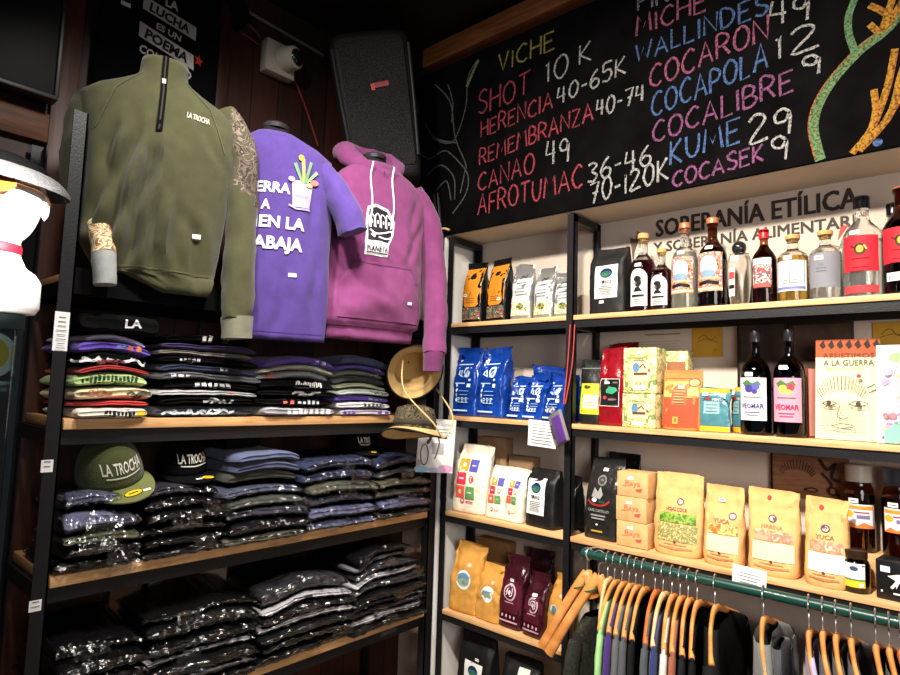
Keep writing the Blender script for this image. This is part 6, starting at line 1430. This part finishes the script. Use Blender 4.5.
# ================================================================ green rail with hangers and clothes
RYL, RZL = 1.800, 1.050
t = thing('clothes_rail', 'dark green metal clothes rail running under the lowest right shelf', 'clothes rail', (-1.005, RYL, RZL))
obj('rod', MB().tube([(0, 0, 0), (1.25, 0, 0)], .0135, 20), mat((14, 60, 54), rough=.35, var=.1, coat=.2), t)
obj('end_cap', MB().lathe([(.0150, -.010), (.0165, -.006), (.0165, .012), (.0150, .014)], 20, mx=Matrix.Rotation(R(90), 4, 'Y')), mat((16, 60, 56), rough=.35), t)
for x in (.012, 1.20):
    obj('bracket', MB().tube(smooth3([(x, -.006, -.016), (x, -.018, 0), (x, -.008, .016), (x, .05, .012), (x, .098, -.002)], 4), .0026, 8), mat((206, 208, 208), rough=.3, metal=.7), t)
cards('price_card', 'white price card clipped over the green rail', 'card', (-.528, 1.832, 1.030), (R(0), R(3), 0), (.086), .070, fine_print(0, .052, .06, 4, .008, GREYINK, .0018)).name = 'price_card'
HW = {'tan': wood((196, 124, 62), (226, 158, 92), 6, (3, 3, 3), rough=.35), 'red': wood((176, 92, 44), (204, 118, 62), 6, (3, 3, 3), rough=.3), 'pale': wood((214, 170, 116), (236, 200, 150), 6, (3, 3, 3), rough=.4)}
def hanger(label, x, rotz, m, span=.205, drop=.060, tilt=0.0, group='wooden hangers on the green rail', y=RYL, top=-.066):
    """hook over the rail; shoulder bar along local x"""
    t = thing('clothes_hanger', label, 'clothes hanger', (x, y, RZL), rot=(0, tilt, rotz), group=group)
    mb = MB()
    for s_ in (-1, 1):
        path = smooth3([(0, 0, top - .006), (s_ * .035, -.002, top - .010), (s_ * .10, -.010, top - .014 - drop * .30), (s_ * span * .86, -.026, top - .014 - drop * .82), (s_ * span, -.034, top - .020 - drop)], 6)
        k = len(path); rr = [.0130 - .0035 * math.sin(math.pi * min(1, i / k * 1.1)) if i < k - 1 else .011 for i in range(k)]
        mb.tube(path, rr, 14, flat=.58, up=(0, 0, 1))
    obj('shoulder_bar', mb, m, t, angle=60)
    hk = [(0, 0, top - .01), (0, 0, top + .024), (.004, 0, -.026), (.017, 0, -.012), (.0190, 0, .006), (.008, 0, .0188), (-.008, 0, .0180), (-.0185, 0, .004), (-.0195, 0, -.010)]
    obj('hook', MB().tube(smooth3(hk, 5), .0019, 8), mat((196, 196, 198), rough=.25, metal=.9), t)
    return t
def hung(label, cat, x, rotz, col, seed, th=.030, span=.214, drop=.064, length=.56, sl=.20, m=None, name='hung_shirt', top=-.066, y=RYL, fold=.0025):
    t = thing(name, label, cat, (x, y, RZL), rotz, group='clothes on the green rail')
    zt_ = top - .004
    rg = [(zt_ - length, -span * 1.22, span * .88, th * .5, th * .5), (zt_ - length * .5, -span * 1.08, span * .90, th * .52, th * .52), (zt_ - .20, -span * .93, span * .93, th * .52, th * .52), (zt_ - .12, -span * .98, span * .98, th * .5, th * .5), (zt_ - drop - .012, -span * 1.02, span * 1.02, th * .48, th * .48),
          (zt_ - drop * .86, -span * .90, span * .90, th * .46, th * .46), (zt_ - drop * .58, -span * .66, span * .66, th * .46, th * .46), (zt_ - drop * .40, -span * .48, span * .48, th * .46, th * .46)]
    mm = m or cloth(col)
    mb = body_mesh(rg, m=48, seed=seed, fold=fold, kx=14, kz=2, e=3.5)
    mb.v = [(vx, vy - .034 * (abs(vx) / .205) ** 1.4, vz) for vx, vy, vz in mb.v]
    obj('body', mb, mm, t, angle=70)
    for s_ in (-1, 1):
        obj('sleeve', sleeve_mesh([(s_ * span * .96, -.034 * (span * .96 / .205) ** 1.4, zt_ - drop - .02), (s_ * (span + .016), -.036 * (span / .205) ** 1.4, zt_ - drop - .09), (s_ * (span + .026), -.038 * (span / .205) ** 1.4, zt_ - drop - .09 - sl)], (th * .75, th * .8), seed + s_, amp=.002, flat=.6, n=18, up=(1, 0, 0)), mm, t, angle=70)
    return t
GARM = [  # rail x, hanger wood, colour, words, garment?
 (-.928, 'pale', None, None), (-.905, 'tan', (146, 196, 130), 'mint green'), (-.880, 'tan', (64, 40, 110), 'deep violet'), (-.857, 'tan', (88, 90, 94), 'mid grey'), (-.836, 'tan', (76, 78, 84), 'slate grey'), (-.812, 'tan', (26, 26, 28), 'black'),
 (-.776, 'red', (72, 78, 84), 'steel grey'), (-.752, 'pale', (44, 54, 100), 'navy blue'), (-.726, 'tan', (206, 202, 196), 'off white'), (-.702, 'tan', (150, 84, 62), 'rust brown'), (-.679, 'tan', (30, 30, 33), 'black'), (-.654, 'tan', (24, 24, 27), 'coal black')]
NTH = ['first', 'second', 'third', 'fourth', 'fifth', 'sixth', 'seventh', 'eighth', 'ninth', 'tenth', 'eleventh', 'twelfth']
WN = {'pale': 'pale wooden', 'tan': 'honey coloured wooden', 'red': 'reddish wooden'}
for i, (x, wd, col, nm) in enumerate(GARM):
    if i == 0:
        hanger('pale slim wooden hanger without clothes, tilted left of the mint green shirt', x, R(100), HW['pale'], span=.17, drop=.22, group='wooden hangers on the green rail')
        continue
    hanger('%s hanger carrying the %s shirt in the left cluster' % (WN[wd], nm), x, R(97 + (.4, -.4, .3, -.3, .4, 0)[i % 6]), HW[wd])
    hung('%s shirt on the rail, %s in the left cluster' % (nm, NTH[i - 1]), 'shirt', x, R(97), col, 500 + i * 2.3, th=.0195 if i not in (10, 11) else .020, sl=.16)
hung('thick black jacket closing the left cluster of hung clothes', 'jacket', -.606, R(97), (26, 27, 27), 531.0, th=.044, name='hung_jacket', sl=.30, fold=.012, span=.205)
hanger('wooden hanger hidden at the neck of the thick black jacket', -.606, R(97), HW['tan'])
hanger('single honey wooden hanger holding the grey shirt between the clusters', -.483, R(97), HW['tan'])
hung('grey shirt with pale lining hanging alone between the two clusters', 'shirt', -.483, R(97), (104, 108, 108), 541.0, th=.040, fold=.010)
t = hung('dark charcoal vest hanging in front of the lone grey shirt', 'vest', -.440, R(97), (66, 68, 74), 543.0, th=.022, span=.11, drop=.03, length=.5, sl=.05, name='hung_vest', top=-.085, y=1.755)
RT = [(-.348, (40, 40, 84), 'dark violet', 'tan'), (-.320, (56, 58, 66), 'dark slate', 'tan'), (-.288, (46, 36, 84), 'indigo', 'tan'), (-.239, (30, 30, 34), 'black', 'tan'), (-.213, (48, 44, 60), 'plum grey', 'tan'), (-.192, (34, 34, 38), 'charcoal', 'red')]
for i, (x, col, nm, wd) in enumerate(RT):
    hanger('%s hanger carrying the %s shirt, %s of the right cluster' % (WN[wd], nm, NTH[i]), x, R(97 + (.4, -.4, .3, -.3, .4, 0)[i]), HW[wd])
    hung('%s shirt hanging in the right cluster, %s from its left' % (nm, NTH[i]), 'shirt', x, R(97), col, 560 + i * 2.1, th=.018, sl=.16)
hung('pale lilac shirt at the left of the right cluster', 'shirt', -.378, R(97), (164, 160, 196), 577.0, th=.018)
hanger('wooden hanger inside the pale lilac shirt', -.378, R(97), HW['tan'], top=-.072)
# the loose hangers at the end of the rail: turned flat towards the room
def swung(label, base, ang, rz, m, up=.05, dn=.235):
    """empty hanger hooked on the rail end, hanging askew with one arm down"""
    t = thing('clothes_hanger', label, 'clothes hanger', base, rot=(0, 0, rz), group='empty wooden hangers at the rail end')
    mb = MB(); c = Vector((0, 0, -.062))
    d1 = Vector((-math.sin(ang), 0, -math.cos(ang))); d2 = Vector((math.sin(ang * .62), .0, -math.cos(ang * .62)))
    for d, L in ((d1, dn), (d2, up)):
        path = smooth3([c, c + d * L * .2 + Vector((0, -.004, .010)), c + d * L * .6 + Vector((0, -.008, .008)), c + d * L], 6)
        k = len(path); mb.tube(path, [.019 - .004 * math.sin(math.pi * i / k) for i in range(k)], 14, flat=.62, up=(1, 0, .3))
    obj('shoulder_bar', mb, m, t, angle=60)
    hk = [c + Vector((0, 0, .004)), c + Vector((0, 0, .034)), (.004, 0, -.020), (.018, 0, -.008), (.018, 0, .010), (0, 0, .0195), (-.017, 0, .008), (-.018, 0, -.010)]
    obj('hook', MB().tube(smooth3(hk, 5), .0019, 8), mat((196, 196, 198), rough=.25, metal=.9), t)
    obj('green_tie', MB().tube([c + d1 * .05 + Vector((.022 * math.cos(a), .016 * math.sin(a), .008 * math.cos(a))) for a in [2 * math.pi * i / 16 for i in range(17)]], .002, 6, caps=False), mat((30, 90, 60), rough=.5), t)
    return t
swung('empty wooden hanger swung round at the rail end, left of its twin', (-.998, RYL - .002, RZL), R(30), R(8), HW['tan'], up=.07, dn=.30)
swung('empty wooden hanger swung round at the rail end, nearest the hung clothes', (-.956, RYL - .004, RZL), R(31), R(12), HW['tan'], up=.11, dn=.31)
hung('dark olive camouflage shirt hanging under the empty hangers at the rail end', 'shirt', -1.000, R(78), (60, 60, 44), 590.0, th=.040, span=.12, drop=.07, m=speckle(((26, 27, 20), (38, 38, 28), (18, 18, 15), (50, 49, 37)), 30, rough=.95, dist=1.2), top=-.165, fold=.010, y=1.872)

# black leads and a frayed rope end in the corner under the chalkboard
for k, (dx, lab) in enumerate(((0, 'black speaker lead hanging in the corner beside the hoodie sleeve'), (.022, 'second black speaker lead hanging in the corner'))):
    cable(lab, [(-1.80 + dx, 1.872, 2.40), (-1.775 + dx, 1.868, 2.24), (-1.79 + dx * .5, 1.872, 2.05), (-1.78 + dx, 1.872, 1.90)], .007, (12, 12, 13), 'cable')
cable('short frayed rope end tied at the top of the rack upright', [(-1.80, 1.868, 2.235), (-1.765, 1.858, 2.226), (-1.73, 1.862, 2.236), (-1.70, 1.868, 2.226)], .005, (196, 160, 110))
